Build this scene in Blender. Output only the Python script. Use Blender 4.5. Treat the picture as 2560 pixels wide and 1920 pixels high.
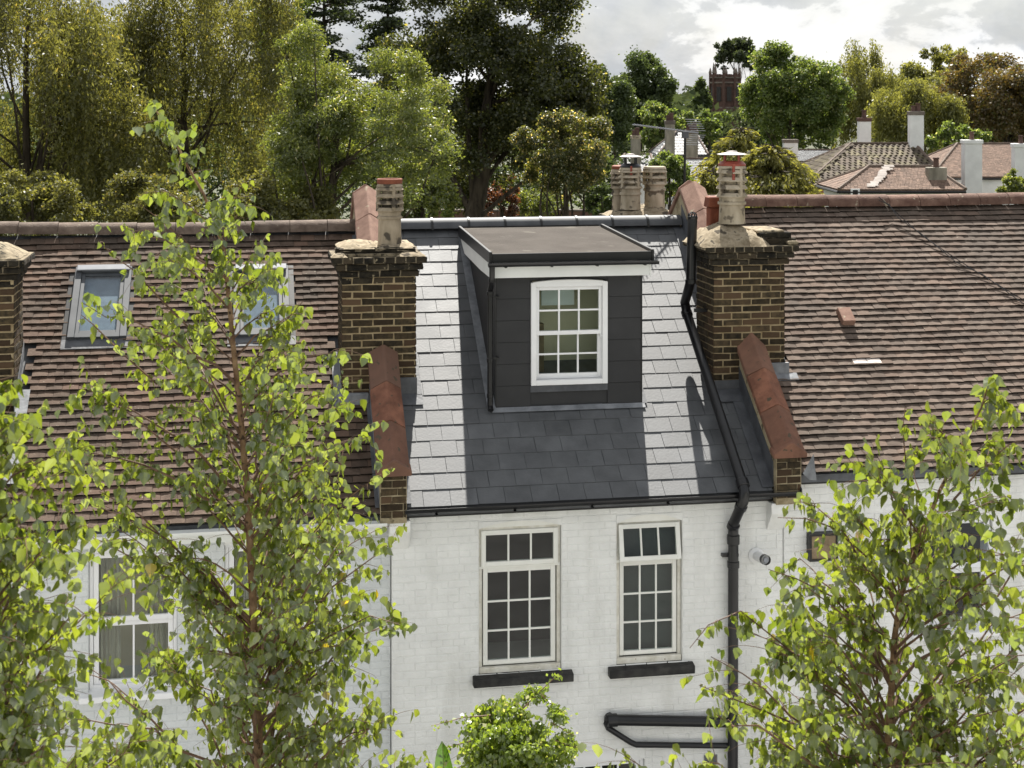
import bpy, bmesh, math, random
import numpy as np
from mathutils import Matrix, Vector, Euler

R_ = math.radians
rng = random.Random(7)
for o in list(bpy.data.objects):
    bpy.data.objects.remove(o)
SC = bpy.context.scene
COL = SC.collection

# ------------------------------------------------------------------ camera, world, sun, exposure
CAM = Vector((0.0, -15.3, 9.0))
YAW = R_(10.0)
FPX = 3800.0 / 2560.0                     # focal length in picture widths
HOR = (960.0 - 250.0) / 2560.0            # level camera, horizon high in the picture (vertical shift)
cd = bpy.data.cameras.new('camera')
cam = bpy.data.objects.new('camera', cd)
COL.objects.link(cam)
cam.location = CAM
cam.rotation_euler = (R_(90), 0, -YAW)
cd.sensor_width = 36.0
cd.lens = 36.0 * FPX
cd.shift_y = -HOR
cd.clip_start = 0.1
cd.clip_end = 6000
cd.dof.use_dof = True
cd.dof.focus_distance = 16.5
cd.dof.aperture_fstop = 9.0
SC.camera = cam
FWD = Vector((math.sin(YAW), math.cos(YAW), 0))
RGT = Vector((math.cos(YAW), -math.sin(YAW), 0))

SUN_EL, SUN_AZ = R_(52.0), R_(11.0)        # sun behind the terrace, a little to the right
SDIR = Vector((math.sin(SUN_AZ) * math.cos(SUN_EL), math.cos(SUN_AZ) * math.cos(SUN_EL), math.sin(SUN_EL)))
ld = bpy.data.lights.new('sun', 'SUN')
ld.energy = 5.0
ld.angle = R_(0.55)
ld.color = (1.0, 0.96, 0.89)
sun = bpy.data.objects.new('sun', ld)
COL.objects.link(sun)
sun.rotation_euler = (-SDIR).to_track_quat('-Z', 'Y').to_euler()
sun.location = (0, 0, 60)

world = bpy.data.worlds.new('World')
SC.world = world
world.use_nodes = True
def build_world():
    nt = world.node_tree
    nt.nodes.clear()
    N, L = nt.nodes.new, nt.links.new
    out = N('ShaderNodeOutputWorld')
    bg = N('ShaderNodeBackground')
    bg.inputs['Strength'].default_value = 0.056
    L(bg.outputs[0], out.inputs[0])
    sky = N('ShaderNodeTexSky')
    sky.sky_type = 'NISHITA'
    sky.sun_disc = False
    sky.sun_elevation = SUN_EL
    sky.sun_rotation = SUN_AZ
    sky.air_density = 1.0
    sky.dust_density = 2.0
    tc = N('ShaderNodeTexCoord')
    sep = N('ShaderNodeSeparateXYZ')
    L(tc.outputs['Generated'], sep.inputs[0])
    def m(op, a, b=None, c=None, clamp=False):
        n = N('ShaderNodeMath'); n.operation = op; n.use_clamp = clamp
        for i, v in enumerate((a, b, c)):
            if v is None: continue
            if isinstance(v, (int, float)): n.inputs[i].default_value = v
            else: L(v, n.inputs[i])
        return n.outputs[0]
    cv = N('ShaderNodeCombineXYZ')
    L(sep.outputs[0], cv.inputs[0]); L(sep.outputs[1], cv.inputs[1]); L(m('MULTIPLY', sep.outputs[2], 1.9), cv.inputs[2])
    def noise(scale, detail, rough, off, dist=0.0):
        mp = N('ShaderNodeMapping'); mp.inputs['Location'].default_value = off
        L(cv.outputs[0], mp.inputs[0])
        n = N('ShaderNodeTexNoise'); n.inputs['Scale'].default_value = scale
        n.inputs['Detail'].default_value = detail; n.inputs['Roughness'].default_value = rough
        n.inputs['Distortion'].default_value = dist
        L(mp.outputs[0], n.inputs['Vector'])
        return n.outputs[0]
    n1 = noise(3.0, 8, 0.55, (3.1, 1.7, 0.0), 0.3)
    n2 = noise(8.0, 9, 0.58, (9.3, 4.2, 2.0), 0.35)
    n3 = noise(19.0, 6, 0.55, (1.2, 7.7, 5.0), 0.3)
    def ramp(v, stops):
        r = N('ShaderNodeValToRGB')
        L(v, r.inputs[0])
        while len(r.color_ramp.elements) < len(stops): r.color_ramp.elements.new(0.5)
        for e, (p, c) in zip(r.color_ramp.elements, stops):
            e.position = p; e.color = (*c, 1)
        return r.outputs[0]
    mask = ramp(n1, [(0.30, (0, 0, 0)), (0.50, (1, 1, 1))])
    mix23 = m('ADD', m('MULTIPLY', n2, 0.72), m('MULTIPLY', n3, 0.28))
    cl = ramp(mix23, [(0.42, (0.52, 0.545, 0.57)), (0.487, (0.63, 0.65, 0.675)), (0.505, (0.88, 0.89, 0.90)), (0.55, (1.0, 1.0, 1.0))])
    sc = N('ShaderNodeVectorMath'); sc.operation = 'SCALE'
    L(cl, sc.inputs[0]); sc.inputs[3].default_value = 8.0
    mx = N('ShaderNodeMix'); mx.data_type = 'RGBA'
    L(mask, mx.inputs[0]); L(sky.outputs[0], mx.inputs[6]); L(sc.outputs[0], mx.inputs[7])
    # pull the clear gaps toward the pale veil seen between the clouds
    veil = N('ShaderNodeMix'); veil.data_type = 'RGBA'
    veil.inputs[0].default_value = 0.45
    veil.inputs[7].default_value = (6.3, 6.6, 6.9, 1)
    L(mx.outputs[2], veil.inputs[6])
    sel = N('ShaderNodeMix'); sel.data_type = 'RGBA'
    L(mask, sel.inputs[0]); L(veil.outputs[2], sel.inputs[6]); L(mx.outputs[2], sel.inputs[7])
    L(sel.outputs[2], bg.inputs[0])
build_world()
world.cycles.sampling_method = 'AUTOMATIC'

SC.view_settings.view_transform = 'Standard'
SC.view_settings.look = 'None'
SC.view_settings.exposure = 1.30
SC.view_settings.gamma = 1.0
SC.view_settings.use_curve_mapping = False
SC.render.engine = 'CYCLES'
SC.cycles.max_bounces = 6
SC.cycles.diffuse_bounces = 3
SC.cycles.glossy_bounces = 3
SC.cycles.transparent_max_bounces = 8
SC.cycles.use_denoising = True

def at(u, v, d):
    """world point seen at (u, v) of a 2212 px wide view of the photo, d metres along the view axis"""
    s = 2560.0 / 2212.0
    return CAM + d * (FWD + ((u * s - 1280) / 3800.0) * RGT + ((250 - v * s) / 3800.0) * Vector((0, 0, 1)))
def at_y(u, v, Y):
    s = 2560.0 / 2212.0
    d = FWD + ((u * s - 1280) / 3800.0) * RGT + ((250 - v * s) / 3800.0) * Vector((0, 0, 1))
    return CAM + d * ((Y - CAM.y) / d.y)

# ------------------------------------------------------------------ materials
def nodes(name):
    m = bpy.data.materials.new(name)
    m.use_nodes = True
    nt = m.node_tree
    nt.nodes.clear()
    return m, nt, nt.nodes.new, nt.links.new

def piece_random(nt):
    N, L = nt.nodes.new, nt.links.new
    oi = N('ShaderNodeObjectInfo'); ge = N('ShaderNodeNewGeometry')
    a = N('ShaderNodeMath'); a.operation = 'ADD'
    L(oi.outputs['Random'], a.inputs[0]); L(ge.outputs['Random Per Island'], a.inputs[1])
    f = N('ShaderNodeMath'); f.operation = 'FRACT'
    L(a.outputs[0], f.inputs[0])
    return f.outputs[0], ge.outputs['Position']

def pmat(name, c1, c2, scale=6.0, rough=0.75, bump=0.0, bscale=None, rnd=0.0, c3=None, spec=0.5, spots=None, metal=0.0, lo=0.35, hi=0.65, stretch=None, rough2=None, coat=0.0, weather=None):
    m, nt, N, L = nodes(name)
    out = N('ShaderNodeOutputMaterial'); b = N('ShaderNodeBsdfPrincipled')
    L(b.outputs[0], out.inputs[0])
    r, pos = piece_random(nt)
    vec = pos
    if stretch:
        mp = N('ShaderNodeMapping'); mp.inputs['Scale'].default_value = stretch
        L(pos, mp.inputs[0]); vec = mp.outputs[0]
    n = N('ShaderNodeTexNoise'); n.inputs['Scale'].default_value = scale; n.inputs['Detail'].default_value = 4
    n.inputs['Roughness'].default_value = 0.6
    L(vec, n.inputs['Vector'])
    rp = N('ShaderNodeValToRGB')
    rp.color_ramp.elements[0].position = lo; rp.color_ramp.elements[1].position = hi
    rp.color_ramp.elements[0].color = (*c1, 1); rp.color_ramp.elements[1].color = (*c2, 1)
    L(n.outputs[0], rp.inputs[0])
    col = rp.outputs[0]
    if c3:
        mx = N('ShaderNodeMix'); mx.data_type = 'RGBA'
        rr = N('ShaderNodeValToRGB'); rr.color_ramp.elements[0].position = 0.45; rr.color_ramp.elements[1].position = 0.95
        L(r, rr.inputs[0]); L(rr.outputs[0], mx.inputs[0]); L(col, mx.inputs[6]); mx.inputs[7].default_value = (*c3, 1)
        col = mx.outputs[2]
    if rnd:
        hs = N('ShaderNodeHueSaturation')
        mr = N('ShaderNodeMapRange'); mr.inputs['To Min'].default_value = 1 - rnd; mr.inputs['To Max'].default_value = 1 + rnd
        w = N('ShaderNodeTexWhiteNoise'); w.noise_dimensions = '1D'
        L(r, w.inputs['W']); L(w.outputs[0], mr.inputs[0]); L(mr.outputs[0], hs.inputs['Value']); L(col, hs.inputs['Color'])
        col = hs.outputs[0]
    if weather:
        wn = N('ShaderNodeTexNoise'); wn.inputs['Scale'].default_value = weather[0]; wn.inputs['Detail'].default_value = 4
        if weather[3]:
            wm = N('ShaderNodeMapping'); wm.inputs['Scale'].default_value = weather[3]
            L(pos, wm.inputs[0]); L(wm.outputs[0], wn.inputs['Vector'])
        else: L(pos, wn.inputs['Vector'])
        wr = N('ShaderNodeValToRGB'); wr.color_ramp.elements[0].position = weather[1]; wr.color_ramp.elements[1].position = weather[1] + 0.22
        L(wn.outputs[0], wr.inputs[0])
        mx = N('ShaderNodeMix'); mx.data_type = 'RGBA'
        L(wr.outputs[0], mx.inputs[0]); L(col, mx.inputs[6]); mx.inputs[7].default_value = (*weather[2], 1)
        col = mx.outputs[2]
    if spots:
        sc_, ss, thr = spots
        v = N('ShaderNodeTexNoise'); v.inputs['Scale'].default_value = ss; v.inputs['Detail'].default_value = 2
        L(pos, v.inputs['Vector'])
        sr = N('ShaderNodeValToRGB'); sr.color_ramp.elements[0].position = thr; sr.color_ramp.elements[1].position = thr + 0.06
        L(v.outputs[0], sr.inputs[0])
        mx = N('ShaderNodeMix'); mx.data_type = 'RGBA'
        L(sr.outputs[0], mx.inputs[0]); L(col, mx.inputs[6]); mx.inputs[7].default_value = (*sc_, 1)
        col = mx.outputs[2]
    L(col, b.inputs['Base Color'])
    b.inputs['Roughness'].default_value = rough
    if rough2 is not None:
        mr = N('ShaderNodeMapRange'); mr.inputs['To Min'].default_value = rough; mr.inputs['To Max'].default_value = rough2
        L(n.outputs[0], mr.inputs[0]); L(mr.outputs[0], b.inputs['Roughness'])
    b.inputs['Specular IOR Level'].default_value = spec
    b.inputs['Metallic'].default_value = metal
    if coat:
        b.inputs['Coat Weight'].default_value = coat; b.inputs['Coat Roughness'].default_value = 0.56; b.inputs['Coat IOR'].default_value = 1.7
    if bump:
        bn = N('ShaderNodeTexNoise'); bn.inputs['Scale'].default_value = bscale or scale * 6; bn.inputs['Detail'].default_value = 3
        L(vec, bn.inputs['Vector'])
        bp = N('ShaderNodeBump'); bp.inputs['Strength'].default_value = bump; bp.inputs['Distance'].default_value = 0.01
        L(bn.outputs[0], bp.inputs['Height']); L(bp.outputs[0], b.inputs['Normal'])
    return m

def fmat(name, c1, c2, trans=0.45, tcol=None, gloss=0.06, c3=None, p3=0.93, nscale=0.35, rough=0.45):
    if name.endswith('_foliage'):
        gain = 1.10 if name.startswith('dark') else 1.18 if name.startswith('weeping') else 1.25
        c1 = tuple(v * gain for v in c1); c2 = tuple(v * gain for v in c2)
    m, nt, N, L = nodes(name)
    out = N('ShaderNodeOutputMaterial')
    r, pos = piece_random(nt)
    n = N('ShaderNodeTexNoise'); n.inputs['Scale'].default_value = nscale; n.inputs['Detail'].default_value = 3
    L(pos, n.inputs['Vector'])
    a = N('ShaderNodeMath'); a.operation = 'ADD'
    h = N('ShaderNodeMath'); h.operation = 'MULTIPLY'; h.inputs[1].default_value = 0.55
    L(r, h.inputs[0]); L(h.outputs[0], a.inputs[0])
    k = N('ShaderNodeMath'); k.operation = 'MULTIPLY_ADD'; k.inputs[1].default_value = 1.4; k.inputs[2].default_value = -0.45
    L(n.outputs[0], k.inputs[0]); L(k.outputs[0], a.inputs[1])
    mx = N('ShaderNodeMix'); mx.data_type = 'RGBA'; mx.clamp_factor = True
    L(a.outputs[0], mx.inputs[0]); mx.inputs[6].default_value = (*c1, 1); mx.inputs[7].default_value = (*c2, 1)
    col = mx.outputs[2]
    if c3:
        w = N('ShaderNodeTexWhiteNoise'); w.noise_dimensions = '1D'; L(r, w.inputs['W'])
        g = N('ShaderNodeMath'); g.operation = 'GREATER_THAN'; g.inputs[1].default_value = p3
        L(w.outputs[0], g.inputs[0])
        m3 = N('ShaderNodeMix'); m3.data_type = 'RGBA'
        L(g.outputs[0], m3.inputs[0]); L(col, m3.inputs[6]); m3.inputs[7].default_value = (*c3, 1)
        col = m3.outputs[2]
    d = N('ShaderNodeBsdfDiffuse'); L(col, d.inputs[0])
    t = N('ShaderNodeBsdfTranslucent')
    tm = N('ShaderNodeMix'); tm.data_type = 'RGBA'; tm.blend_type = 'MULTIPLY'; tm.inputs[0].default_value = 1.0
    L(col, tm.inputs[6]); tm.inputs[7].default_value = (*(tcol or (2.0, 2.0, 1.0)), 1)
    L(tm.outputs[2], t.inputs[0])
    s1 = N('ShaderNodeMixShader'); s1.inputs[0].default_value = trans
    L(d.outputs[0], s1.inputs[1]); L(t.outputs[0], s1.inputs[2])
    g2 = N('ShaderNodeBsdfGlossy'); g2.inputs['Roughness'].default_value = rough; g2.inputs[0].default_value = (1, 1, 1, 1)
    s2 = N('ShaderNodeMixShader'); s2.inputs[0].default_value = gloss
    L(s1.outputs[0], s2.inputs[1]); L(g2.outputs[0], s2.inputs[2])
    L(s2.outputs[0], out.inputs[0])
    return m

def glassmat(name, tint=(0.85, 0.9, 0.88), refl=1.0):
    m, nt, N, L = nodes(name)
    out = N('ShaderNodeOutputMaterial')
    fr = N('ShaderNodeFresnel'); fr.inputs[0].default_value = 1.52
    k = N('ShaderNodeMath'); k.operation = 'MULTIPLY'; k.inputs[1].default_value = 0.85 * refl; k.use_clamp = True
    ge = N('ShaderNodeNewGeometry')           # the pane is one sheet: reflect at its outer face only
    fb = N('ShaderNodeMath'); fb.operation = 'SUBTRACT'; fb.inputs[0].default_value = 1.0
    L(ge.outputs['Backfacing'], fb.inputs[1])
    fm = N('ShaderNodeMath'); fm.operation = 'MULTIPLY'
    L(fr.outputs[0], fm.inputs[0]); L(fb.outputs[0], fm.inputs[1]); L(fm.outputs[0], k.inputs[0])
    t = N('ShaderNodeBsdfTransparent'); t.inputs[0].default_value = (*tint, 1)
    g = N('ShaderNodeBsdfGlossy'); g.inputs['Roughness'].default_value = 0.01
    s = N('ShaderNodeMixShader')
    L(k.outputs[0], s.inputs[0]); L(t.outputs[0], s.inputs[1]); L(g.outputs[0], s.inputs[2])
    L(s.outputs[0], out.inputs[0])
    return m

M = {}
M['tile'] = pmat('clay_tile', (0.066, 0.046, 0.034), (0.120, 0.085, 0.064), 7, 0.9, 0.5, 90, 0.20, (0.116, 0.074, 0.053), 0.2, ((0.30, 0.27, 0.21), 34, 0.70), weather=(1.1, 0.50, (0.070, 0.056, 0.044), None))
M['tile_r'] = pmat('clay_tile_grey_brown', (0.098, 0.073, 0.058), (0.156, 0.120, 0.096), 6, 0.9, 0.5, 90, 0.20, (0.140, 0.100, 0.077), 0.2, ((0.33, 0.30, 0.24), 30, 0.71), weather=(0.9, 0.52, (0.092, 0.074, 0.060), None))
M['tile_edge'] = pmat('shadow_tile_edge', (0.012, 0.010, 0.008), (0.034, 0.026, 0.020), 25, 0.95, 0, None, 0.2, None, 0.1)
M['tile_new'] = pmat('pale_new_tile', (0.60, 0.52, 0.46), (0.72, 0.64, 0.58), 9, 0.7, 0.2, 90, 0.05)
M['ridge_brown'] = pmat('clay_ridge', (0.085, 0.060, 0.047), (0.165, 0.125, 0.098), 7, 0.85, 0.6, 60, 0.15, None, 0.25, ((0.32, 0.29, 0.21), 14, 0.68))
M['ridge_red'] = pmat('clay_ridge_red', (0.095, 0.050, 0.037), (0.175, 0.105, 0.078), 7, 0.85, 0.6, 60, 0.15, None, 0.25, ((0.30, 0.25, 0.18), 12, 0.66))
M['slate'] = pmat('dark_slate', (0.048, 0.051, 0.055), (0.090, 0.094, 0.099), 3.0, 0.50, 0.15, 40, 0.16, None, 0.75, rough2=0.72)
M['ridge_slate'] = pmat('grey_ridge', (0.060, 0.063, 0.068), (0.085, 0.088, 0.093), 5, 0.62, 0.05, 100, 0.05, None, 0.4)
M['panel'] = pmat('charcoal_panel', (0.029, 0.029, 0.030), (0.037, 0.037, 0.038), 3, 0.65, 0.05, 150, 0.04, None, 0.35)
M['lead'] = pmat('lead', (0.12, 0.128, 0.14), (0.23, 0.24, 0.255), 6, 0.55, 0.3, 22, 0.08, None, 0.5)
M['lead_dark'] = pmat('dark_lead', (0.055, 0.058, 0.065), (0.10, 0.105, 0.115), 6, 0.55, 0.25, 22, 0.05, None, 0.5)
M['felt'] = pmat('roof_felt', (0.050, 0.042, 0.035), (0.070, 0.060, 0.051), 2.2, 0.95, 0.5, 220, 0, None, 0.2, ((0.10, 0.09, 0.075), 3.1, 0.66))
M['black'] = pmat('black_plastic', (0.007, 0.007, 0.008), (0.012, 0.012, 0.013), 4, 0.32, 0.03, 40, 0, None, 0.45)
M['black_trim'] = pmat('black_trim', (0.010, 0.010, 0.010), (0.017, 0.017, 0.017), 4, 0.40, 0.03, 40, 0, None, 0.35)
M['black_paint'] = pmat('black_masonry_paint', (0.016, 0.016, 0.016), (0.050, 0.048, 0.044), 7, 0.72, 0.4, 60, 0, None, 0.35)
M['brick'] = pmat('stock_brick', (0.018, 0.0145, 0.009), (0.074, 0.053, 0.028), 16, 0.92, 0.9, 75, 0.48, (0.068, 0.042, 0.024), 0.25, lo=0.32, hi=0.7)
M['brick_dark'] = pmat('sooty_brick', (0.010, 0.009, 0.007), (0.036, 0.030, 0.020), 18, 0.95, 0.9, 75, 0.40, (0.046, 0.035, 0.022), 0.25, ((0.22, 0.185, 0.12), 20, 0.66))
M['mortar'] = pmat('mortar', (0.25, 0.19, 0.105), (0.37, 0.295, 0.18), 10, 0.95, 0.7, 70, 0, None, 0.2)
M['mortar_grey'] = pmat('weathered_mortar', (0.11, 0.09, 0.06), (0.30, 0.25, 0.17), 12, 0.95, 0.9, 40, 0, None, 0.2, ((0.05, 0.043, 0.03), 14, 0.58))
M['flaunch'] = pmat('mortar_flaunching', (0.17, 0.135, 0.088), (0.37, 0.31, 0.22), 9, 0.95, 0.95, 26, 0, None, 0.2, ((0.075, 0.062, 0.045), 9, 0.58))
M['pot'] = pmat('buff_clay_pot', (0.26, 0.215, 0.145), (0.46, 0.395, 0.30), 6, 0.85, 0.4, 60, 0.05, None, 0.25, ((0.14, 0.115, 0.083), 8, 0.58), stretch=(1, 1, 0.4))
M['pot_sooty'] = pmat('sooty_clay_pot', (0.18, 0.145, 0.095), (0.42, 0.35, 0.26), 5, 0.85, 0.4, 60, 0.05, None, 0.25, ((0.075, 0.062, 0.047), 6, 0.57), stretch=(1, 1, 0.35))
M['terracotta'] = pmat('terracotta', (0.150, 0.042, 0.022), (0.235, 0.075, 0.038), 9, 0.75, 0.3, 60, 0.08, None, 0.3)
M['coping'] = pmat('terracotta_coping', (0.130, 0.058, 0.037), (0.250, 0.112, 0.070), 6, 0.85, 0.6, 140, 0.16, (0.165, 0.098, 0.070), 0.25, ((0.090, 0.070, 0.048), 13, 0.655))
M['coping_pale'] = pmat('pale_coping', (0.20, 0.115, 0.085), (0.30, 0.185, 0.138), 7, 0.85, 0.5, 120, 0.10, None, 0.25, ((0.38, 0.32, 0.23), 9, 0.68))
M['render_tan'] = pmat('tan_render', (0.22, 0.175, 0.105), (0.40, 0.34, 0.225), 7, 0.92, 0.8, 40, 0, None, 0.2, ((0.11, 0.09, 0.055), 10, 0.62))
M['white_brick'] = pmat('white_painted_brick', (0.73, 0.73, 0.705), (0.83, 0.83, 0.805), 3, 0.62, 0.8, 34, 0.014, None, 0.4, ((0.46, 0.44, 0.39), 26, 0.755), weather=(1.2, 0.54, (0.62, 0.615, 0.575), (2.6, 1, 0.35)))
M['pale_brick'] = pmat('pale_grey_painted_brick', (0.60, 0.62, 0.615), (0.69, 0.71, 0.705), 3, 0.62, 0.8, 34, 0.014, None, 0.4, ((0.40, 0.40, 0.38), 26, 0.755))
M['pale_joint'] = pmat('pale_grey_painted_joint', (0.57, 0.59, 0.585), (0.66, 0.68, 0.675), 3, 0.7, 0.4, 40, 0, None, 0.3)
M['white_joint'] = pmat('white_painted_joint', (0.70, 0.70, 0.675), (0.79, 0.79, 0.765), 3, 0.7, 0.4, 40, 0, None, 0.3)
M['upvc'] = pmat('white_window_paint', (0.80, 0.80, 0.80), (0.86, 0.86, 0.86), 3, 0.35, 0, None, 0, None, 0.5)
M['cream'] = pmat('cream_window_paint', (0.77, 0.765, 0.71), (0.83, 0.825, 0.775), 5, 0.45, 0.1, 30, 0.02, None, 0.4)
M['cream_old'] = pmat('worn_cream_paint', (0.60, 0.57, 0.48), (0.78, 0.76, 0.69), 9, 0.6, 0.2, 40, 0, None, 0.3, ((0.27, 0.19, 0.12), 18, 0.715))
M['white_trim'] = pmat('white_fascia', (0.74, 0.75, 0.72), (0.82, 0.83, 0.80), 3, 0.45, 0, None, 0, None, 0.5)
M['grey_metal'] = pmat('grey_window_metal', (0.050, 0.055, 0.061), (0.075, 0.081, 0.088), 4, 0.5, 0, None, 0, None, 0.35)
M['alu'] = pmat('pale_metal', (0.20, 0.21, 0.23), (0.28, 0.29, 0.31), 4, 0.45, 0, None, 0, None, 0.4)
M['steel'] = pmat('weathered_steel', (0.30, 0.265, 0.255), (0.42, 0.385, 0.375), 8, 0.5, 0, None, 0, None, 0.4, metal=0.3)
M['red_metal'] = pmat('red_painted_metal', (0.20, 0.035, 0.020), (0.30, 0.060, 0.035), 9, 0.45, 0.1, 60, 0, None, 0.5)
M['glass'] = glassmat('window_glass')
M['glass_sky'] = glassmat('roof_window_glass', (0.80, 0.84, 0.86), 1.4)
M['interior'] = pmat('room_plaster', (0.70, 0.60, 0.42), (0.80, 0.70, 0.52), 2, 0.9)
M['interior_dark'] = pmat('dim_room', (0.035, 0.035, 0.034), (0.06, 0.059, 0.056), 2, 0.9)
M['blind_grey'] = pmat('charcoal_blind', (0.048, 0.053, 0.053), (0.060, 0.066, 0.064), 2, 0.8)
M['blind_pale'] = pmat('pale_blind', (0.26, 0.29, 0.33), (0.36, 0.40, 0.44), 6, 0.8, 0.3, 12)
M['curtain'] = pmat('beige_curtain', (0.34, 0.28, 0.23), (0.48, 0.42, 0.36), 9, 0.9, 0, None, 0, None, 0.3, stretch=(6, 6, 0.3))
M['wood'] = pmat('brown_wood', (0.17, 0.11, 0.06), (0.27, 0.18, 0.10), 9, 0.7, 0.1, 60)
M['white_flue'] = pmat('white_flue', (0.74, 0.74, 0.73), (0.82, 0.82, 0.81), 4, 0.4)
M['brown_board'] = pmat('brown_vent_board', (0.20, 0.145, 0.085), (0.30, 0.225, 0.14), 9, 0.85, 0.4, 60)
M['grass'] = pmat('garden_ground', (0.030, 0.038, 0.016), (0.075, 0.078, 0.040), 0.5, 0.95, 0.5, 12)
M['bark'] = pmat('grey_brown_bark', (0.030, 0.024, 0.018), (0.085, 0.068, 0.050), 5, 0.95, 0.9, 20, 0, None, 0.2, stretch=(1, 1, 0.25))
M['bark_birch'] = pmat('young_birch_bark', (0.130, 0.070, 0.038), (0.32, 0.205, 0.115), 12, 0.75, 0.4, 50, 0, None, 0.3, ((0.06, 0.035, 0.022), 30, 0.60))
M['twig'] = pmat('red_brown_twig', (0.085, 0.045, 0.028), (0.20, 0.115, 0.07), 20, 0.6, 0, None, 0, None, 0.4)
M['red_brick_far'] = pmat('red_church_brick', (0.072, 0.044, 0.037), (0.122, 0.074, 0.060), 1.2, 0.9, 0.3, 8, 0, None, 0.2)
M['stone_far'] = pmat('dark_stone_band', (0.11, 0.09, 0.075), (0.19, 0.16, 0.135), 1.2, 0.9)
M['white_wall_far'] = pmat('white_rendered_wall', (0.68, 0.68, 0.67), (0.78, 0.78, 0.77), 1.5, 0.8, 0.2, 12, 0, None, 0.3)
M['old_render_far'] = pmat('stained_grey_render', (0.17, 0.155, 0.12), (0.34, 0.31, 0.25), 2.2, 0.9, 0.3, 12, stretch=(1, 1, 0.3))
M['orange_brick_far'] = pmat('orange_brick', (0.26, 0.12, 0.055), (0.38, 0.20, 0.10), 6, 0.9)
M['tile_far_mossy'] = pmat('mossy_roof_tile', (0.070, 0.054, 0.041), (0.130, 0.105, 0.080), 2.5, 0.9, 0, None, 0.25, (0.145, 0.125, 0.075), 0.25)
M['tile_far_brown'] = pmat('brown_roof_tile', (0.105, 0.070, 0.052), (0.185, 0.125, 0.095), 2.5, 0.9, 0, None, 0.22, (0.20, 0.135, 0.10), 0.3)
M['tile_far_pale'] = pmat('pale_patched_tile', (0.42, 0.37, 0.33), (0.52, 0.47, 0.43), 3, 0.9, 0, None, 0.15)
M['slate_far'] = pmat('pale_grey_slate', (0.09, 0.093, 0.098), (0.15, 0.154, 0.16), 2.5, 0.7, 0, None, 0.18, None, 0.3)
M['slate_far_dark'] = pmat('dark_far_slate', (0.060, 0.062, 0.068), (0.10, 0.102, 0.11), 2.5, 0.6, 0, None, 0.15, None, 0.5)
M['wall_far'] = pmat('old_garden_brick', (0.075, 0.040, 0.028), (0.14, 0.080, 0.055), 3, 0.95, 0.3, 20, 0.2)

M['leaf_birch'] = fmat('birch_leaf', (0.052, 0.084, 0.015), (0.142, 0.176, 0.031), 0.56, (2.45, 2.25, 0.85), 0.10, (0.30, 0.24, 0.02), 0.9985, 2.5, 0.28)
M['leaf_vine'] = fmat('vine_leaf', (0.105, 0.155, 0.022), (0.19, 0.245, 0.040), 0.48, (2.2, 2.1, 0.9), 0.07, (0.45, 0.44, 0.24), 0.95, 1.5, 0.35)
M['leaf_banana'] = fmat('banana_leaf', (0.050, 0.110, 0.016), (0.075, 0.15, 0.022), 0.35, (2.0, 2.0, 0.8), 0.08)
M['f_weep'] = fmat('weeping_foliage', (0.046, 0.052, 0.017), (0.135, 0.132, 0.042), 0.46, (2.0, 1.9, 0.95), 0.03, (0.26, 0.21, 0.06), 0.985, 0.7)
M['f_ash'] = fmat('feathery_foliage', (0.046, 0.066, 0.016), (0.125, 0.145, 0.036), 0.48, (2.2, 2.05, 0.95), 0.05, (0.36, 0.33, 0.18), 0.97, 0.8)
M['f_dark'] = fmat('dark_leafy_foliage', (0.020, 0.028, 0.009), (0.062, 0.070, 0.019), 0.44, (2.4, 2.2, 0.9), 0.04, (0.22, 0.20, 0.08), 0.965, 0.5)
M['f_conifer'] = fmat('conifer_foliage', (0.018, 0.028, 0.015), (0.050, 0.062, 0.028), 0.28, (1.8, 1.8, 0.9), 0.03, None, 0.9, 0.5, 0.6)
M['f_bright'] = fmat('bright_leafy_foliage', (0.044, 0.070, 0.020), (0.120, 0.155, 0.042), 0.44, (2.1, 2.0, 1.0), 0.03, (0.34, 0.34, 0.18), 0.95, 0.45)
M['f_mid'] = fmat('mid_green_foliage', (0.030, 0.048, 0.018), (0.070, 0.092, 0.034), 0.38, (2.0, 1.9, 1.0), 0.03, None, 0.9, 0.3)
M['f_olive'] = fmat('olive_foliage', (0.070, 0.076, 0.022), (0.165, 0.165, 0.052), 0.42, (2.1, 2.0, 1.0), 0.03, None, 0.9, 0.35)
M['f_brown'] = fmat('browning_foliage', (0.050, 0.036, 0.012), (0.125, 0.092, 0.030), 0.38, (1.9, 1.7, 0.9), 0.05, (0.10, 0.11, 0.03), 0.85, 0.3)
M['f_yew'] = fmat('golden_conifer_foliage', (0.060, 0.068, 0.020), (0.190, 0.178, 0.056), 0.50, (2.1, 2.0, 0.95), 0.02, None, 0.9, 1.6, 0.6)
M['f_round'] = fmat('sunlit_round_foliage', (0.024, 0.033, 0.010), (0.078, 0.088, 0.022), 0.46, (2.5, 2.2, 0.9), 0.05, (0.40, 0.34, 0.18), 0.90, 0.8)
M['f_copper'] = fmat('copper_foliage', (0.050, 0.022, 0.012), (0.125, 0.055, 0.026), 0.4, (2.0, 1.6, 0.9), 0.05, None, 0.9, 0.8)
M['f_far'] = fmat('distant_foliage', (0.030, 0.043, 0.024), (0.060, 0.070, 0.034), 0.3, (1.6, 1.6, 1.0), 0.0, None, 0.9, 0.05)

# ------------------------------------------------------------------ mesh helpers
ORIG = {}
def link(o, parent=None):
    COL.objects.link(o)
    if parent is not None:
        o.parent = parent
        if parent.name in ORIG:
            o.matrix_parent_inverse = Matrix.Translation(-ORIG[parent.name])
    return o

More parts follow.
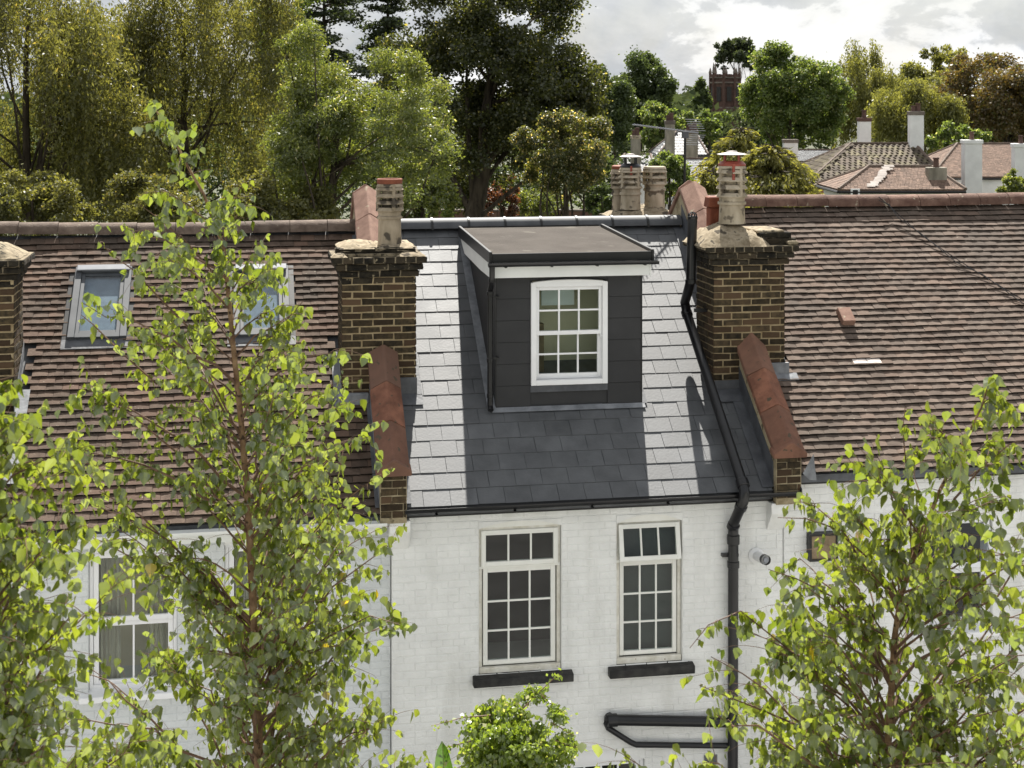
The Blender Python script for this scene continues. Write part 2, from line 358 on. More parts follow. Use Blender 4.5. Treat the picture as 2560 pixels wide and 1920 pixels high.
def thing(name, loc, label, cat, group=None):
    o = bpy.data.objects.new(name, None)
    o.empty_display_size = 0.2
    o.location = loc
    COL.objects.link(o)
    ORIG[o.name] = Vector(loc)
    o['label'] = label; o['category'] = cat
    if group: o['group'] = group
    return o

def part_empty(name, parent):
    o = bpy.data.objects.new(name, None)
    o.empty_display_size = 0.1
    return link(o, parent)

class MB:
    def __init__(s): s.v = []; s.f = []
    def add(s, vs, fs):
        b = len(s.v)
        s.v += [tuple(v) for v in vs]
        s.f += [tuple(b + i for i in f) for f in fs]
        return s
    def hexa(s, p):
        return s.add(p, [(0, 3, 2, 1), (4, 5, 6, 7), (0, 1, 5, 4), (1, 2, 6, 5), (2, 3, 7, 6), (3, 0, 4, 7)])
    def box(s, x0, x1, y0, y1, z0, z1):
        return s.hexa([(x0, y0, z0), (x1, y0, z0), (x1, y1, z0), (x0, y1, z0), (x0, y0, z1), (x1, y0, z1), (x1, y1, z1), (x0, y1, z1)])
    def extr(s, pts, vec):
        n = len(pts); vec = Vector(vec)
        a = [Vector(p) for p in pts]; b = [p + vec for p in a]
        fs = [tuple(range(n))[::-1], tuple(range(n, 2 * n))] + [(i, (i + 1) % n, n + (i + 1) % n, n + i) for i in range(n)]
        return s.add(a + b, fs)
    def tube(s, path, r, seg=8, cap=True):
        path = [Vector(p) for p in path]
        n = len(path)
        rs = r if isinstance(r, (list, tuple)) else [r] * n
        vs = []; prev = None
        for i, p in enumerate(path):
            t = (path[min(i + 1, n - 1)] - path[max(i - 1, 0)])
            if t.length < 1e-9: t = Vector((0, 0, 1))
            t.normalize()
            if prev is None:
                ref = Vector((0, 0, 1)) if abs(t.z) < 0.9 else Vector((0, 1, 0))
                a = t.cross(ref).normalized()
            else:
                a = (prev - t * prev.dot(t))
                a = a.normalized() if a.length > 1e-6 else t.orthogonal().normalized()
            prev = a
            b = t.cross(a)
            for k in range(seg):
                an = 2 * math.pi * k / seg
                vs.append(p + rs[i] * (math.cos(an) * a + math.sin(an) * b))
        fs = []
        for i in range(n - 1):
            for k in range(seg):
                k2 = (k + 1) % seg
                fs.append((i * seg + k, i * seg + k2, (i + 1) * seg + k2, (i + 1) * seg + k))
        if cap:
            fs.append(tuple(range(seg))[::-1]); fs.append(tuple((n - 1) * seg + k for k in range(seg)))
        return s.add(vs, fs)
    def lathe(s, prof, cx, cy, seg=20, cap=True):
        vs = []
        for r, z in prof:
            for k in range(seg):
                an = 2 * math.pi * (k + 0.5) / seg
                vs.append((cx + r * math.cos(an), cy + r * math.sin(an), z))
        fs = []
        for i in range(len(prof) - 1):
            for k in range(seg):
                k2 = (k + 1) % seg
                fs.append((i * seg + k, i * seg + k2, (i + 1) * seg + k2, (i + 1) * seg + k))
        if cap:
            fs.append(tuple(range(seg))[::-1]); fs.append(tuple((len(prof) - 1) * seg + k for k in range(seg)))
        return s.add(vs, fs)
    def mesh(s, name, mat, smooth=False, bevel=0.0, bseg=1, xf=None):
        me = bpy.data.meshes.new(name)
        vs = s.v if xf is None else [tuple(xf @ Vector(v)) for v in s.v]
        me.from_pydata(vs, [], s.f)
        if bevel or True:
            bm = bmesh.new(); bm.from_mesh(me)
            if bevel:
                bmesh.ops.bevel(bm, geom=[e for e in bm.edges], offset=bevel, segments=bseg, affect='EDGES', profile=0.5)
            bmesh.ops.recalc_face_normals(bm, faces=bm.faces)
            bm.to_mesh(me); bm.free()
        if smooth:
            for p in me.polygons: p.use_smooth = True
            try: me.set_sharp_from_angle(angle=R_(40))
            except Exception: pass
        if mat is not None: me.materials.append(M[mat] if isinstance(mat, str) else mat)
        return me
    def build(s, name, mat, parent, smooth=False, bevel=0.0, bseg=1, label=None, kind=None):
        o = bpy.data.objects.new(name, s.mesh(name, mat, smooth, bevel, bseg))
        link(o, parent)
        if label: o['label'] = label
        if kind: o['kind'] = kind
        return o

def inst(name, me, mat4, parent):
    o = bpy.data.objects.new(name, me)
    link(o, parent)
    o.matrix_basis = mat4
    return o

def merged(name, items, mat, parent, kind='stuff', label=None):
    """items: (mesh data, matrix) joined into one mesh object"""
    vs, fs, base = [], [], 0
    cache = {}; mids = []; slots = None
    for me, mt in items:
        if me.name not in cache:
            n = len(me.vertices); co = np.empty(n * 3); me.vertices.foreach_get('co', co)
            cache[me.name] = (co.reshape(n, 3), [tuple(p.vertices) for p in me.polygons], [p.material_index for p in me.polygons])
        co, pf, mi = cache[me.name]; mids += mi; slots = me.materials
        a = np.array(mt)
        vs.append(co @ a[:3, :3].T + a[:3, 3])
        fs += [tuple(base + i for i in f) for f in pf]
        base += len(co)
    if not vs: return None
    me2 = bpy.data.meshes.new(name)
    me2.from_pydata(np.concatenate(vs).tolist(), [], fs)
    me2.materials.append(M[mat] if isinstance(mat, str) else mat)
    for k in range(1, len(slots)): me2.materials.append(slots[k])
    if len(slots) > 1: me2.polygons.foreach_set('material_index', np.array(mids, np.int32))
    o = bpy.data.objects.new(name, me2)
    link(o, parent)
    if kind: o['kind'] = kind
    if label: o['label'] = label
    return o

def proj(p):
    q = Vector(p) - CAM
    t = q.dot(FWD)
    return (1280 + 3800 * q.dot(RGT) / t, 250 - 3800 * q.z / t, t)

def pieces(name, plural, items, mat, parent, limit=300, key=None):
    """the limit pieces that show largest become objects, the rest one stuff part"""
    def score(it):
        u, v, t = proj(it[1].translation)
        s = 1.0 / t
        if not (-60 < u < 2620 and -60 < v < 1980): s -= 10
        if key: s -= key(u, v, it)
        return -s
    items = sorted(items, key=score)
    for me, mt in items[:limit]: inst(name, me, mt, parent)
    if items[limit:]: merged(plural, items[limit:], mat, parent)

# ------------------------------------------------------------------ ground
g = MB()
GX = [-2500, -300, -60, -20, 0, 20, 60, 300, 2500]
for i in range(len(GX) - 1):
    for j in range(len(GX) - 1):
        g.add([(GX[i], GX[j] + 100, 0), (GX[i + 1], GX[j] + 100, 0), (GX[i + 1], GX[j + 1] + 100, 0), (GX[i], GX[j + 1] + 100, 0)], [(0, 1, 2, 3)])
gr = g.build('ground', 'grass', None); gr['kind'] = 'structure'
M['bounce_paving'] = pmat('pale_bounce_surface', (0.31, 0.305, 0.29), (0.42, 0.415, 0.40), 1.5, 0.85, 0.3, 14)
pv = MB(); pv.add([(-24, -26, 0.006), (28, -26, 0.006), (28, -0.3, 0.006), (-24, -0.3, 0.006)], [(0, 1, 2, 3)])
pv = pv.build('bounce_sheet', 'bounce_paving', None); pv['kind'] = 'structure'  # unseen pale sheet, added to bounce sunlight up onto the shaded facade

# ------------------------------------------------------------------ terrace roofs
T36 = math.tan(R_(36))
class Roof:
    def __init__(s, x0, x1, ye, ze, pitch, yr):
        s.x0, s.x1, s.ye, s.ze, s.p, s.yr = x0, x1, ye, ze, R_(pitch), yr
        s.zr = ze + (yr - ye) * math.tan(s.p)
        s.len = (yr - ye) / math.cos(s.p)
    def pt(s, x, q, h=0.0):      # q metres up the slope, h above it
        return Vector((x, s.ye + q * math.cos(s.p) - h * math.sin(s.p), s.ze + q * math.sin(s.p) + h * math.cos(s.p)))
    def mat(s, x, q, h=0.0, tilt=0.0, spin=0.0, sx=1.0):
        return Matrix.Translation(s.pt(x, q, h)) @ Matrix.Rotation(s.p, 4, 'X') @ Matrix.Rotation(spin, 4, 'Z') @ Matrix.Rotation(-tilt, 4, 'X') @ Matrix.Diagonal((sx, 1, 1, 1))
    def q_of_y(s, y): return (y - s.ye) / math.cos(s.p)
    def z(s, y): return s.ze + (y - s.ye) * math.tan(s.p)
    def deck(s, parent, mat, label=None):
        m = MB()
        yb = 2 * s.yr - s.ye
        t = 0.10
        m.extr([(s.x0, s.ye + 0.03, s.ze - 0.02), (s.x0, s.yr, s.zr - 0.02), (s.x0, yb, s.ze - 0.02), (s.x0, yb, s.ze - t), (s.x0, s.yr, s.zr - t - 0.04), (s.x0, s.ye + 0.03, s.ze - t)], (s.x1 - s.x0, 0, 0))
        return m.build('roof', mat, parent, label=label)

MID = Roof(1.60, 5.45, -0.12, 4.92, 36.0, 3.32)
LEFT = Roof(-3.05, 1.34, -0.15, 4.86, 36.4, 3.32)
RIGHT = Roof(5.74, 13.2, -0.12, 5.075, 36.0, 3.40)

LH = thing('terrace_house', (-0.6, 0.1, 0), 'pale terrace house with brown tiled roof and two roof windows, behind the tallest birch', 'house', 'houses of the white terrace')
MH = thing('terrace_house', (3.5, 0, 0), 'white terrace house with dark slate roof and charcoal flat-roofed dormer', 'house', 'houses of the white terrace')
RH = thing('terrace_house', (9.4, 0, 0), 'white terrace house with unbroken brown tiled roof, pale red vent tile and cable', 'house', 'houses of the white terrace')

# ---- middle: slate roof
mid_roof = MID.deck(MH, 'lead_dark')
GA = 0.2145
def slate_mesh(w, seed):
    r = random.Random(seed)
    m = MB()
    l, t = GA * 1.22, 0.0065
    j = [r.uniform(-0.0012, 0.0012) for _ in range(8)]
    m.hexa([(-w / 2 + j[0], j[1], 0), (w / 2 + j[2], j[3], 0), (w / 2, l, 0), (-w / 2, l, 0), (-w / 2 + j[0], j[1] + 0.001, t), (w / 2 + j[2], j[3] + 0.001, t), (w / 2, l, t), (-w / 2, l, t)])
    return m.mesh('slate', 'slate')
SW = 0.278
slates = [slate_mesh(SW - 0.004, i) for i in range(4)]
D_X0, D_X1, D_Y = 2.68, 4.30, 0.90       # dormer footprint
items = []
nrow = int(MID.len / GA) + 1
for k in range(nrow):
    q = 0.005 + k * GA - 0.02
    if q + GA * 0.5 > MID.len - 0.02: break
    x = MID.x0 - 0.10 + (SW / 2 if k % 2 else 0)
    while x < MID.x1 + 0.2:
        a, b = max(x, MID.x0 + 0.01), min(x + SW, MID.x1 - 0.01)
        if b - a > 0.03:
            yq = MID.ye + q * math.cos(MID.p)
            segs = [(a, b)]
            if yq > D_Y - 0.02:
                segs = []
                if a < D_X0: segs.append((a, min(b, D_X0 + 0.03)))
                if b > D_X1: segs.append((max(a, D_X1 - 0.03), b))
            for (aa, bb) in segs:
                if bb - aa < 0.02: continue
                items.append((rng.choice(slates), MID.mat((aa + bb) / 2, q + rng.uniform(-0.0015, 0.0015), 0.006 + rng.uniform(0, 0.003), 0.030 + rng.uniform(-0.008, 0.008), rng.uniform(-0.003, 0.003), (bb - aa) / SW)))
        x += SW
pieces('slate', 'slates', items, 'slate', mid_roof)
# ridge: grey half-round with union bands
def halfround(l, r, th, seg=10, a0=-0.15, squash=1.0):
    m = MB(); vs = []; fs = []
    for x in (0.0, l):
        for rr in (r, r - th):
            for k in range(seg + 1):
                an = math.pi * (a0 + (1 - 2 * a0) * k / seg)
                vs.append((x, -rr * math.cos(an), rr * math.sin(an) * squash))
    n = seg + 1
    for k in range(seg):
        fs += [(k, k + 1, 2 * n + k + 1, 2 * n + k), (n + k, 3 * n + k, 3 * n + k + 1, n + k + 1), (k, n + k, n + k + 1, k + 1), (2 * n + k, 2 * n + k + 1, 3 * n + k + 1, 3 * n + k)]
    fs += [(0, 2 * n, 3 * n, n), (n - 1, 2 * n - 1, 4 * n - 1, 3 * n - 1)]
    m.add(vs, fs)
    return m
ridge_me = halfround(0.452, 0.128, 0.012, a0=0.02).mesh('ridge_tile', 'ridge_slate', smooth=True)
band = MB()
band_me = halfround(0.026, 0.139, 0.014, a0=-0.02).mesh('ridge_clip', 'black_trim', smooth=True)
x = MID.x0 + 0.02; first = True
while x < MID.x1 - 0.05:
    l = 0.20 if first else min(0.455, MID.x1 - x)
    inst('ridge_tile', ridge_me, Matrix.Translation((x, MID.yr + 0.02, MID.zr - 0.005)) @ Matrix.Diagonal((l / 0.455, 1, 1, 1)), mid_roof)
    x += l; first = False
    if x < MID.x1 - 0.1:
        inst('ridge_clip', band_me, Matrix.Translation((x - 0.013, MID.yr + 0.02, MID.zr - 0.005)), mid_roof)

# ---- clay tile roofs
TG = 0.1
def tile_mesh(seed, matname, w=0.162):
    r = random.Random(seed)
    m = MB(); n = 4
    l, t, cam_h = TG * 1.30, 0.015, r.uniform(0.0015, 0.0035)
    vs = []
    sk = r.uniform(-0.0025, 0.0025)
    for yy in (0.0, l):
        for zz in (0.0, t):
            for i in range(n + 1):
                u = -1 + 2 * i / n
                vs.append((u * w / 2, yy + (sk * u + r.uniform(-0.001, 0.001) if yy == 0 else 0), zz + cam_h * (1 - u * u)))
    k = n + 1; fs = []
    for i in range(n):
        fs.append((k + i, k + i + 1, 3 * k + i + 1, 3 * k + i))       # top
        fs.append((i, i + 1, k + i + 1, k + i))                        # tail
        fs.append((i, 2 * k + i, 2 * k + i + 1, i + 1))                # underside
    fs += [(0, k, 3 * k, 2 * k), (n, 2 * k + n, 3 * k + n, k + n)]
    m.add(vs, fs)
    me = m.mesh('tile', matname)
    me.materials.append(M['tile_edge'])          # near-black tail edge and underside: shade painted in to deepen the row lines
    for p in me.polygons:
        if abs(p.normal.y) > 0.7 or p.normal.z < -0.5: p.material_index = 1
    return me
TW = 0.165
def lay_tiles(roof, parent, matname, sag, holes, seed, key=None):
    r = random.Random(seed)
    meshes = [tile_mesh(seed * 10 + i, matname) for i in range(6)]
    out = []
    rows = int((roof.len - 0.05) / TG)
    for k in range(rows):
        q = k * TG - 0.01
        x = roof.x0 - (TW / 2 if k % 2 else 0) + 0.01
        rowj = r.uniform(-0.002, 0.002)
        while x < roof.x1 - 0.02:
            cx = x + TW / 2
            a, b = max(x, roof.x0), min(x + TW, roof.x1)
            skip = b - a < 0.04
            for (hx0, hx1, hq0, hq1) in holes:
                if hx0 < cx < hx1 and hq0 < q + 0.05 < hq1: skip = True
            if not skip:
                h = 0.020 + sag(cx, q) + r.uniform(-0.002, 0.003)
                sc = (b - a) / TW
                out.append((r.choice(meshes), roof.mat((a + b) / 2, q + rowj + r.uniform(-0.0025, 0.0025), h, 0.185 + r.uniform(-0.03, 0.035) + (0.06 if r.random() < 0.02 else 0), r.gauss(0, 0.006) + (0.05 * r.choice((-1, 1)) if r.random() < 0.012 else 0), sc)))
            x += TW
    pieces('tile', 'tiles', out, matname, parent, key=key)
    return rows

def wav(x, q): return 0.008 * math.sin(x * 1.7 + 0.4) * math.sin(q * 1.3 + 0.2) + 0.004 * math.sin(x * 5 + q * 3)
left_roof = LEFT.deck(LH, 'lead_dark')
RW = [(-1.90, -1.27, 1.88, 2.79), (-0.12, 0.51, 1.86, 2.76)]     # roof windows: x0, x1, y bottom, y top
holes = [(a - 0.02, b + 0.02, LEFT.q_of_y(y0) - 0.02, LEFT.q_of_y(y1) + 0.02) for a, b, y0, y1 in RW]
holes.append((1.0, 1.34, LEFT.q_of_y(1.12), LEFT.q_of_y(1.85)))
holes.append((-3.1, -2.28, LEFT.q_of_y(1.12), LEFT.q_of_y(1.85)))
def lkey(u, v, it):     # the tall birch hides the middle of this roof
    return 0.05 if (300 < u < 860 and v > 760) or (u < 220 and v > 1120) else 0
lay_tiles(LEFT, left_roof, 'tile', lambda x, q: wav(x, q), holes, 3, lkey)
right_roof = RIGHT.deck(RH, 'lead_dark')
def rkey(u, v, it): return 0.05 if (u > 2050 and v > 1080) else 0
holes = [(5.7, 6.02, RIGHT.q_of_y(1.05), RIGHT.q_of_y(1.70)), (6.905, 7.075, RIGHT.q_of_y(1.60), RIGHT.q_of_y(1.67)), (7.02, 7.36, 1.47 / 1, 1.57)]
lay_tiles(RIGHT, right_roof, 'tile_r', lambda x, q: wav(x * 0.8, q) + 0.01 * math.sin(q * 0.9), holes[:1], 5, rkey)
# two pale replacement tiles and the red vent tile on the right-hand roof
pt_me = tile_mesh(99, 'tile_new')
qv = RIGHT.q_of_y(1.10)
for xx in (6.93, 7.10):
    inst('tile', pt_me, RIGHT.mat(xx, qv, 0.030, 0.185, 0.0), right_roof)['label'] = 'pale cream replacement tile'
vb = MB(); vb.box(-0.078, 0.078, -0.03, 0.20, 0.0, 0.105)
vq = RIGHT.q_of_y(1.62)
vm = vb.mesh('vent_tile', 'coping_pale', bevel=0.006)
vo = inst('vent_tile', vm, RIGHT.mat(6.98, vq, 0.015), right_roof); vo['label'] = 'pale red brick-shaped vent tile'

def ridge_run(roof, mat, r, seed, parent, l=0.305, sagf=None):
    rr = random.Random(seed)
    mes = [halfround(l - 0.006, r, 0.018, 8, -0.02).mesh('ridge_tile', mat, smooth=True) for _ in range(1)]
    x = roof.x0
    while x < roof.x1 - 0.05:
        s = sagf(x) if sagf else 0
        ll = min(l, roof.x1 - x)
        inst('ridge_tile', mes[0], Matrix.Translation((x, roof.yr + rr.uniform(-0.004, 0.004), roof.zr + 0.005 + s + rr.uniform(-0.003, 0.003))) @ Matrix.Rotation(rr.uniform(-0.008, 0.008), 4, 'Y') @ Matrix.Diagonal((ll / l, 1, 1, 1)), parent)
        x += l
ridge_run(LEFT, 'ridge_brown', 0.125, 1, left_roof, 0.45, lambda x: 0.012 * max(0, (-x - 1.6)) ** 1.5 - 0.012 * math.sin((x + 2.6) * 0.8))
ridge_run(RIGHT, 'ridge_red', 0.135, 2, right_roof, 0.42, lambda x: 0.01 * math.sin(x * 1.3))

# ------------------------------------------------------------------ walls
def wall_boxes(m, x0, x1, z0, z1, y0, y1, ops):
    xs = sorted({x0, x1, *[v for o in ops for v in (o[0], o[1]) if x0 < v < x1]})
    for a, b in zip(xs, xs[1:]):
        cuts = sorted([(o[2], o[3]) for o in ops if o[0] <= a + 1e-6 and o[1] >= b - 1e-6])
        z = z0
        for c0, c1 in cuts:
            if c0 > z: m.box(a, b, y0, y1, z, c0)
            z = max(z, c1)
        if z < z1: m.box(a, b, y0, y1, z, z1)

def brick_mesh(seed, matname, l, h, d, bev, jit=0.0):
    r = random.Random(seed)
    m = MB(); m.box(-l / 2, l / 2, 0, d, -h / 2, h / 2)
    me = bpy.data.meshes.new('brick')
    bm = bmesh.new()
    tmp = m.mesh('t', None); bm.from_mesh(tmp); bpy.data.meshes.remove(tmp)
    fr = [e for e in bm.edges if all(v.co.y < 1e-6 for v in e.verts)]
    bmesh.ops.bevel(bm, geom=fr, offset=bev, segments=1, affect='EDGES')
    for v in bm.verts:
        if v.co.y < d * 0.5:
            v.co.x += r.uniform(-jit, jit); v.co.z += r.uniform(-jit, jit); v.co.y += r.uniform(-jit, jit) * 0.6
    bm.to_mesh(me); bm.free()
    me.materials.append(M[matname])
    return me

def lay_bricks(x0, x1, z0, z1, Y, ops, seed, meshes, L0=0.225, C0=0.075, proud=0.0046):
    r = random.Random(seed)
    out = []
    nz = int((z1 - z0) / C0)
    for k in range(nz):
        zc = z1 - (k + 0.5) * C0
        x = x0 - (L0 / 2 if k % 2 else 0) - (L0 / 4 if k % 5 == 2 else 0)
        while x < x1:
            if k % 6 == 5: l = L0 / 2          # a course of headers now and then
            else: l = L0
            segs = [(max(x, x0), min(x + l, x1))]
            for (a, b, c, d) in ops:
                if zc + C0 / 2 > c + 0.01 and zc - C0 / 2 < d - 0.01:
                    ns = []
                    for (p, q) in segs:
                        if q <= a or p >= b: ns.append((p, q)); continue
                        if p < a: ns.append((p, a))
                        if q > b: ns.append((b, q))
                    segs = ns
            for (p, q) in segs:
                if q - p < 0.025: continue
                ll = q - p - 0.008
                mt = Matrix.Translation(((p + q) / 2 + r.uniform(-0.002, 0.002), Y - proud + r.uniform(-0.0012, 0.0012), zc + r.uniform(-0.002, 0.002) + 0.004 * math.sin(x * 1.1 + k)))
                mt = mt @ Matrix.Rotation(r.gauss(0, 0.006), 4, 'Y') @ Matrix.Diagonal((ll / 0.217, 1, 1, 1))
                out.append((r.choice(meshes), mt))
            x += l
    return out
wbricks = [brick_mesh(i, 'white_brick', 0.217, 0.0665, 0.02, 0.0050, 0.0026) for i in range(8)]
pbricks = [brick_mesh(40 + i, 'pale_brick', 0.217, 0.0665, 0.02, 0.0050, 0.0026) for i in range(8)]

# window list: x0, x1, z0 (sill top), z spring, crown
W1 = (2.355, 3.215, 3.14, 4.63, 4.70)
W2 = (3.797, 4.502, 3.14, 4.615, 4.70)
WG = (3.02, 4.10, 0.95, 2.16, 2.29)
mid_ops = [(a, b, c, e) for a, b, c, d, e in (W1, W2, WG)]
w = MB(); wall_boxes(w, 1.47, 5.60, 0, 4.80, 0.004, 0.28, mid_ops)
w.box(1.47, 5.60, 6.5, 6.76, 0, 4.80)
w.box(1.47, 5.60, 0.30, 6.48, 2.35, 2.60)     # upper floor
mid_wall = w.build('wall', 'white_joint', MH)
it = lay_bricks(1.475, 5.595, 0.0, 4.80, 0.004, mid_ops, 11, wbricks)
def wkey(u, v, it_): return 0.05 if (u > 1900 or v > 1800) else (0.03 if (1080 < u < 1430 and v > 1740) else 0)
pieces('brick', 'bricks', it, 'white_brick', mid_wall, key=wkey)

W3 = (-1.50, -0.65, 3.19, 4.55, 4.62)
W4 = (-0.19, 0.66, 3.19, 4.57, 4.64)
left_ops = [(a, b, c, e) for a, b, c, d, e in (W3, W4)]
w = MB(); wall_boxes(w, -2.68, 1.462, 0, 4.74, 0.084, 0.36, left_ops)
w.box(-2.68, 1.462, 6.5, 6.76, 0, 4.74); w.box(-2.68, 1.462, 0.38, 6.48, 2.35, 2.6)
left_wall = w.build('wall', 'pale_joint', LH)
it = lay_bricks(-2.68, 1.462, 0.0, 4.74, 0.084, left_ops, 12, pbricks)
pieces('brick', 'bricks', it, 'pale_brick', left_wall, key=lambda u, v, i: 0.0 if u > 800 else 0.04)

W5 = (7.10, 7.98, 3.30, 4.50, 4.56)
right_ops = [(a, b, c, e) for a, b, c, d, e in (W5,)]
w = MB(); wall_boxes(w, 5.61, 13.2, 0, 4.97, 0.004, 0.28, right_ops)
w.box(5.61, 13.2, 6.5, 6.76, 0, 4.97); w.box(5.61, 13.2, 0.3, 6.48, 2.35, 2.6)
right_wall = w.build('wall', 'white_joint', RH)
it = lay_bricks(5.61, 10.2, 0.0, 4.97, 0.004, right_ops, 13, wbricks)
pieces('brick', 'bricks', it, 'white_brick', right_wall, key=lambda u, v, i: 0.0 if u < 2150 and v < 1500 else 0.04)

# ------------------------------------------------------------------ windows in the walls
def frame_ring(m, x0, x1, z0, z1, y0, y1, t, tb=None, tt=None):
    tb = tb or t; tt = tt or t
    m.box(x0, x0 + t, y0, y1, z0, z1); m.box(x1 - t, x1, y0, y1, z0, z1)
    m.box(x0 + t, x1 - t, y0, y1, z0, z0 + tb); m.box(x0 + t, x1 - t, y0, y1, z1 - tt, z1)

def sash(win, x0, x1, z0, z1, y0, mat, cols, rows, t=0.045, tb=None, bar=0.018, xf=None, glass='glass'):
    """sash frame, glazing bars and one pane per opening, as sub-parts of a window"""
    tb = tb or t
    objs = []
    f = MB(); frame_ring(f, x0, x1, z0, z1, y0, y0 + 0.04, t, tb)
    objs.append(f.build('sash', mat, win, bevel=0.003))
    ix0, ix1, iz0, iz1 = x0 + t, x1 - t, z0 + tb, z1 - t
    xs = [ix0 + (ix1 - ix0) * i / cols for i in range(cols + 1)]
    zs = [iz0 + (iz1 - iz0) * i / rows for i in range(rows + 1)]
    for xx in xs[1:-1]:
        objs.append(MB().box(xx - bar / 2, xx + bar / 2, y0 + 0.006, y0 + 0.030, iz0, iz1).build('glazing_bar', mat, win))
    for zz in zs[1:-1]:
        objs.append(MB().box(ix0, ix1, y0 + 0.008, y0 + 0.028, zz - bar / 2, zz + bar / 2).build('glazing_bar', mat, win))
    for i in range(cols):
        for j in range(rows):
            p = MB().box(xs[i] + 0.003, xs[i + 1] - 0.003, y0 + 0.015, y0 + 0.019, zs[j] + 0.003, zs[j + 1] - 0.003)
            o = p.build('pane', glass, win)
            # old glass never sits perfectly flat
            pc_ = Vector(((xs[i] + xs[i + 1]) / 2, y0 + 0.017, (zs[j] + zs[j + 1]) / 2))
            o.matrix_basis = Matrix.Translation(pc_) @ Matrix.Rotation(rng.gauss(0, 0.010), 4, 'X') @ Matrix.Rotation(rng.gauss(0, 0.010), 4, 'Z') @ Matrix.Translation(-pc_)
            objs.append(o)
    if xf is not None:
        for o in objs: o.matrix_basis = xf @ o.matrix_basis
    return objs

def arch_fill(win, x0, x1, zs, zc, y, mat):
    """segmental head: recessed infill under the arch and painted spandrels over it"""
    n = 12; c = (x0 + x1) / 2
    def za(x): return zs + (zc - 0.004 - zs) * (1 - ((x - c) / ((x1 - x0) / 2)) ** 2)
    pts = [(x0, y + 0.035, zs)] + [(x0 + (x1 - x0) * i / n, y + 0.035, za(x0 + (x1 - x0) * i / n) + 0.004) for i in range(1, n)] + [(x1, y + 0.035, zs)]
    MB().extr(pts, (0, 0.02, 0)).build('arch_infill', mat, win)
    for sgn in (0, 1):
        xa = [x0 + (x1 - x0) * (i / n) * 0.5 for i in range(n + 1)]
        if sgn: xa = [x1 - (v - x0) for v in xa]
        pts = [(xv, y - 0.003, za(xv)) for xv in xa] + [(xa[-1], y - 0.003, zc + 0.001), (xa[0], y - 0.003, zc + 0.001)]
        MB().extr(pts, (0, 0.09, 0)).build('spandrel', 'white_brick', win)

def make_window(parent, W, Y, mat, old, kind, label=None):
    x0, x1, z0, zs, zc = W
    f = MB(); frame_ring(f, x0 + 0.004, x1 - 0.004, z0 + 0.004, zs, Y + 0.05, Y + 0.13, 0.035, 0.05)
    win = f.build('window', old, parent, bevel=0.002, label=label)
    arch_fill(win, x0, x1, zs, zc, Y, 'cream' if mat == 'cream' else 'upvc')
    a, b = x0 + 0.042, x1 - 0.042
    return win, a, b

def sill(win, x0, x1, z, Y, mat, out=0.075, h=0.085):
    m = MB(); m.hexa([(x0, Y - out, z - h), (x1, Y - out, z - h), (x1, Y + 0.06, z - h), (x0, Y + 0.06, z - h), (x0, Y - out, z - 0.012), (x1, Y - out, z - 0.012), (x1, Y + 0.06, z + 0.012), (x0, Y + 0.06, z + 0.012)])
    return m.build('sill', mat, win, bevel=0.006)

# middle house, wider casement with its top light shut
win, a, b = make_window(MH, W1, 0.0, 'cream', 'cream_old', 0)
sash(win, a - 0.012, b + 0.012, 4.232, 4.600, 0.030, 'cream', 3, 1, 0.048)
sash(win, a + 0.01, b - 0.01, 3.215, 4.210, 0.062, 'cream', 3, 3, 0.048)
MB().box(W1[0] + 0.006, W1[1] - 0.006, 0.045, 0.08, 4.208, 4.233).build('transom', 'cream', win)
MB().box(W1[0] + 0.006, W1[1] - 0.006, 0.02, 0.06, 3.150, 3.205).build('bottom_rail', 'cream_old', win)
sill(win, 2.290, 3.325, 3.14, 0.0, 'black_paint', 0.09, 0.095)
# middle house, narrower casement with its top light pushed open
win, a, b = make_window(MH, W2, 0.0, 'cream', 'cream_old', 0)
xf = Matrix.Translation((0, 0.03, 4.600)) @ Matrix.Rotation(R_(-12), 4, 'X') @ Matrix.Translation((0, -0.03, -4.600))
sash(win, a - 0.016, b + 0.016, 4.226, 4.596, 0.020, 'cream', 3, 1, 0.046, xf=xf)
sash(win, a + 0.004, b - 0.004, 3.225, 4.198, 0.062, 'cream', 3, 3, 0.044)
MB().box(W2[0] + 0.006, W2[1] - 0.006, 0.045, 0.08, 4.198, 4.224).build('transom', 'cream', win)
MB().box(W2[0] + 0.006, W2[1] - 0.006, 0.02, 0.06, 3.155, 3.213).build('bottom_rail', 'cream_old', win)
sill(win, 3.705, 4.614, 3.14, 0.0, 'black_paint', 0.09, 0.095)
MB().box(W2[0] + 0.03, W2[1] - 0.03, 0.150, 0.158, 3.2, 4.6).build('blind', 'blind_grey', win)
# ground-floor window, only its head shows
win, a, b = make_window(MH, WG, 0.0, 'upvc', 'upvc', 0)
sash(win, a, b, 1.02, 2.145, 0.062, 'upvc', 5, 3, 0.05)
sill(win, WG[0] - 0.06, WG[1] + 0.1, WG[2], 0.0, 'black_paint')
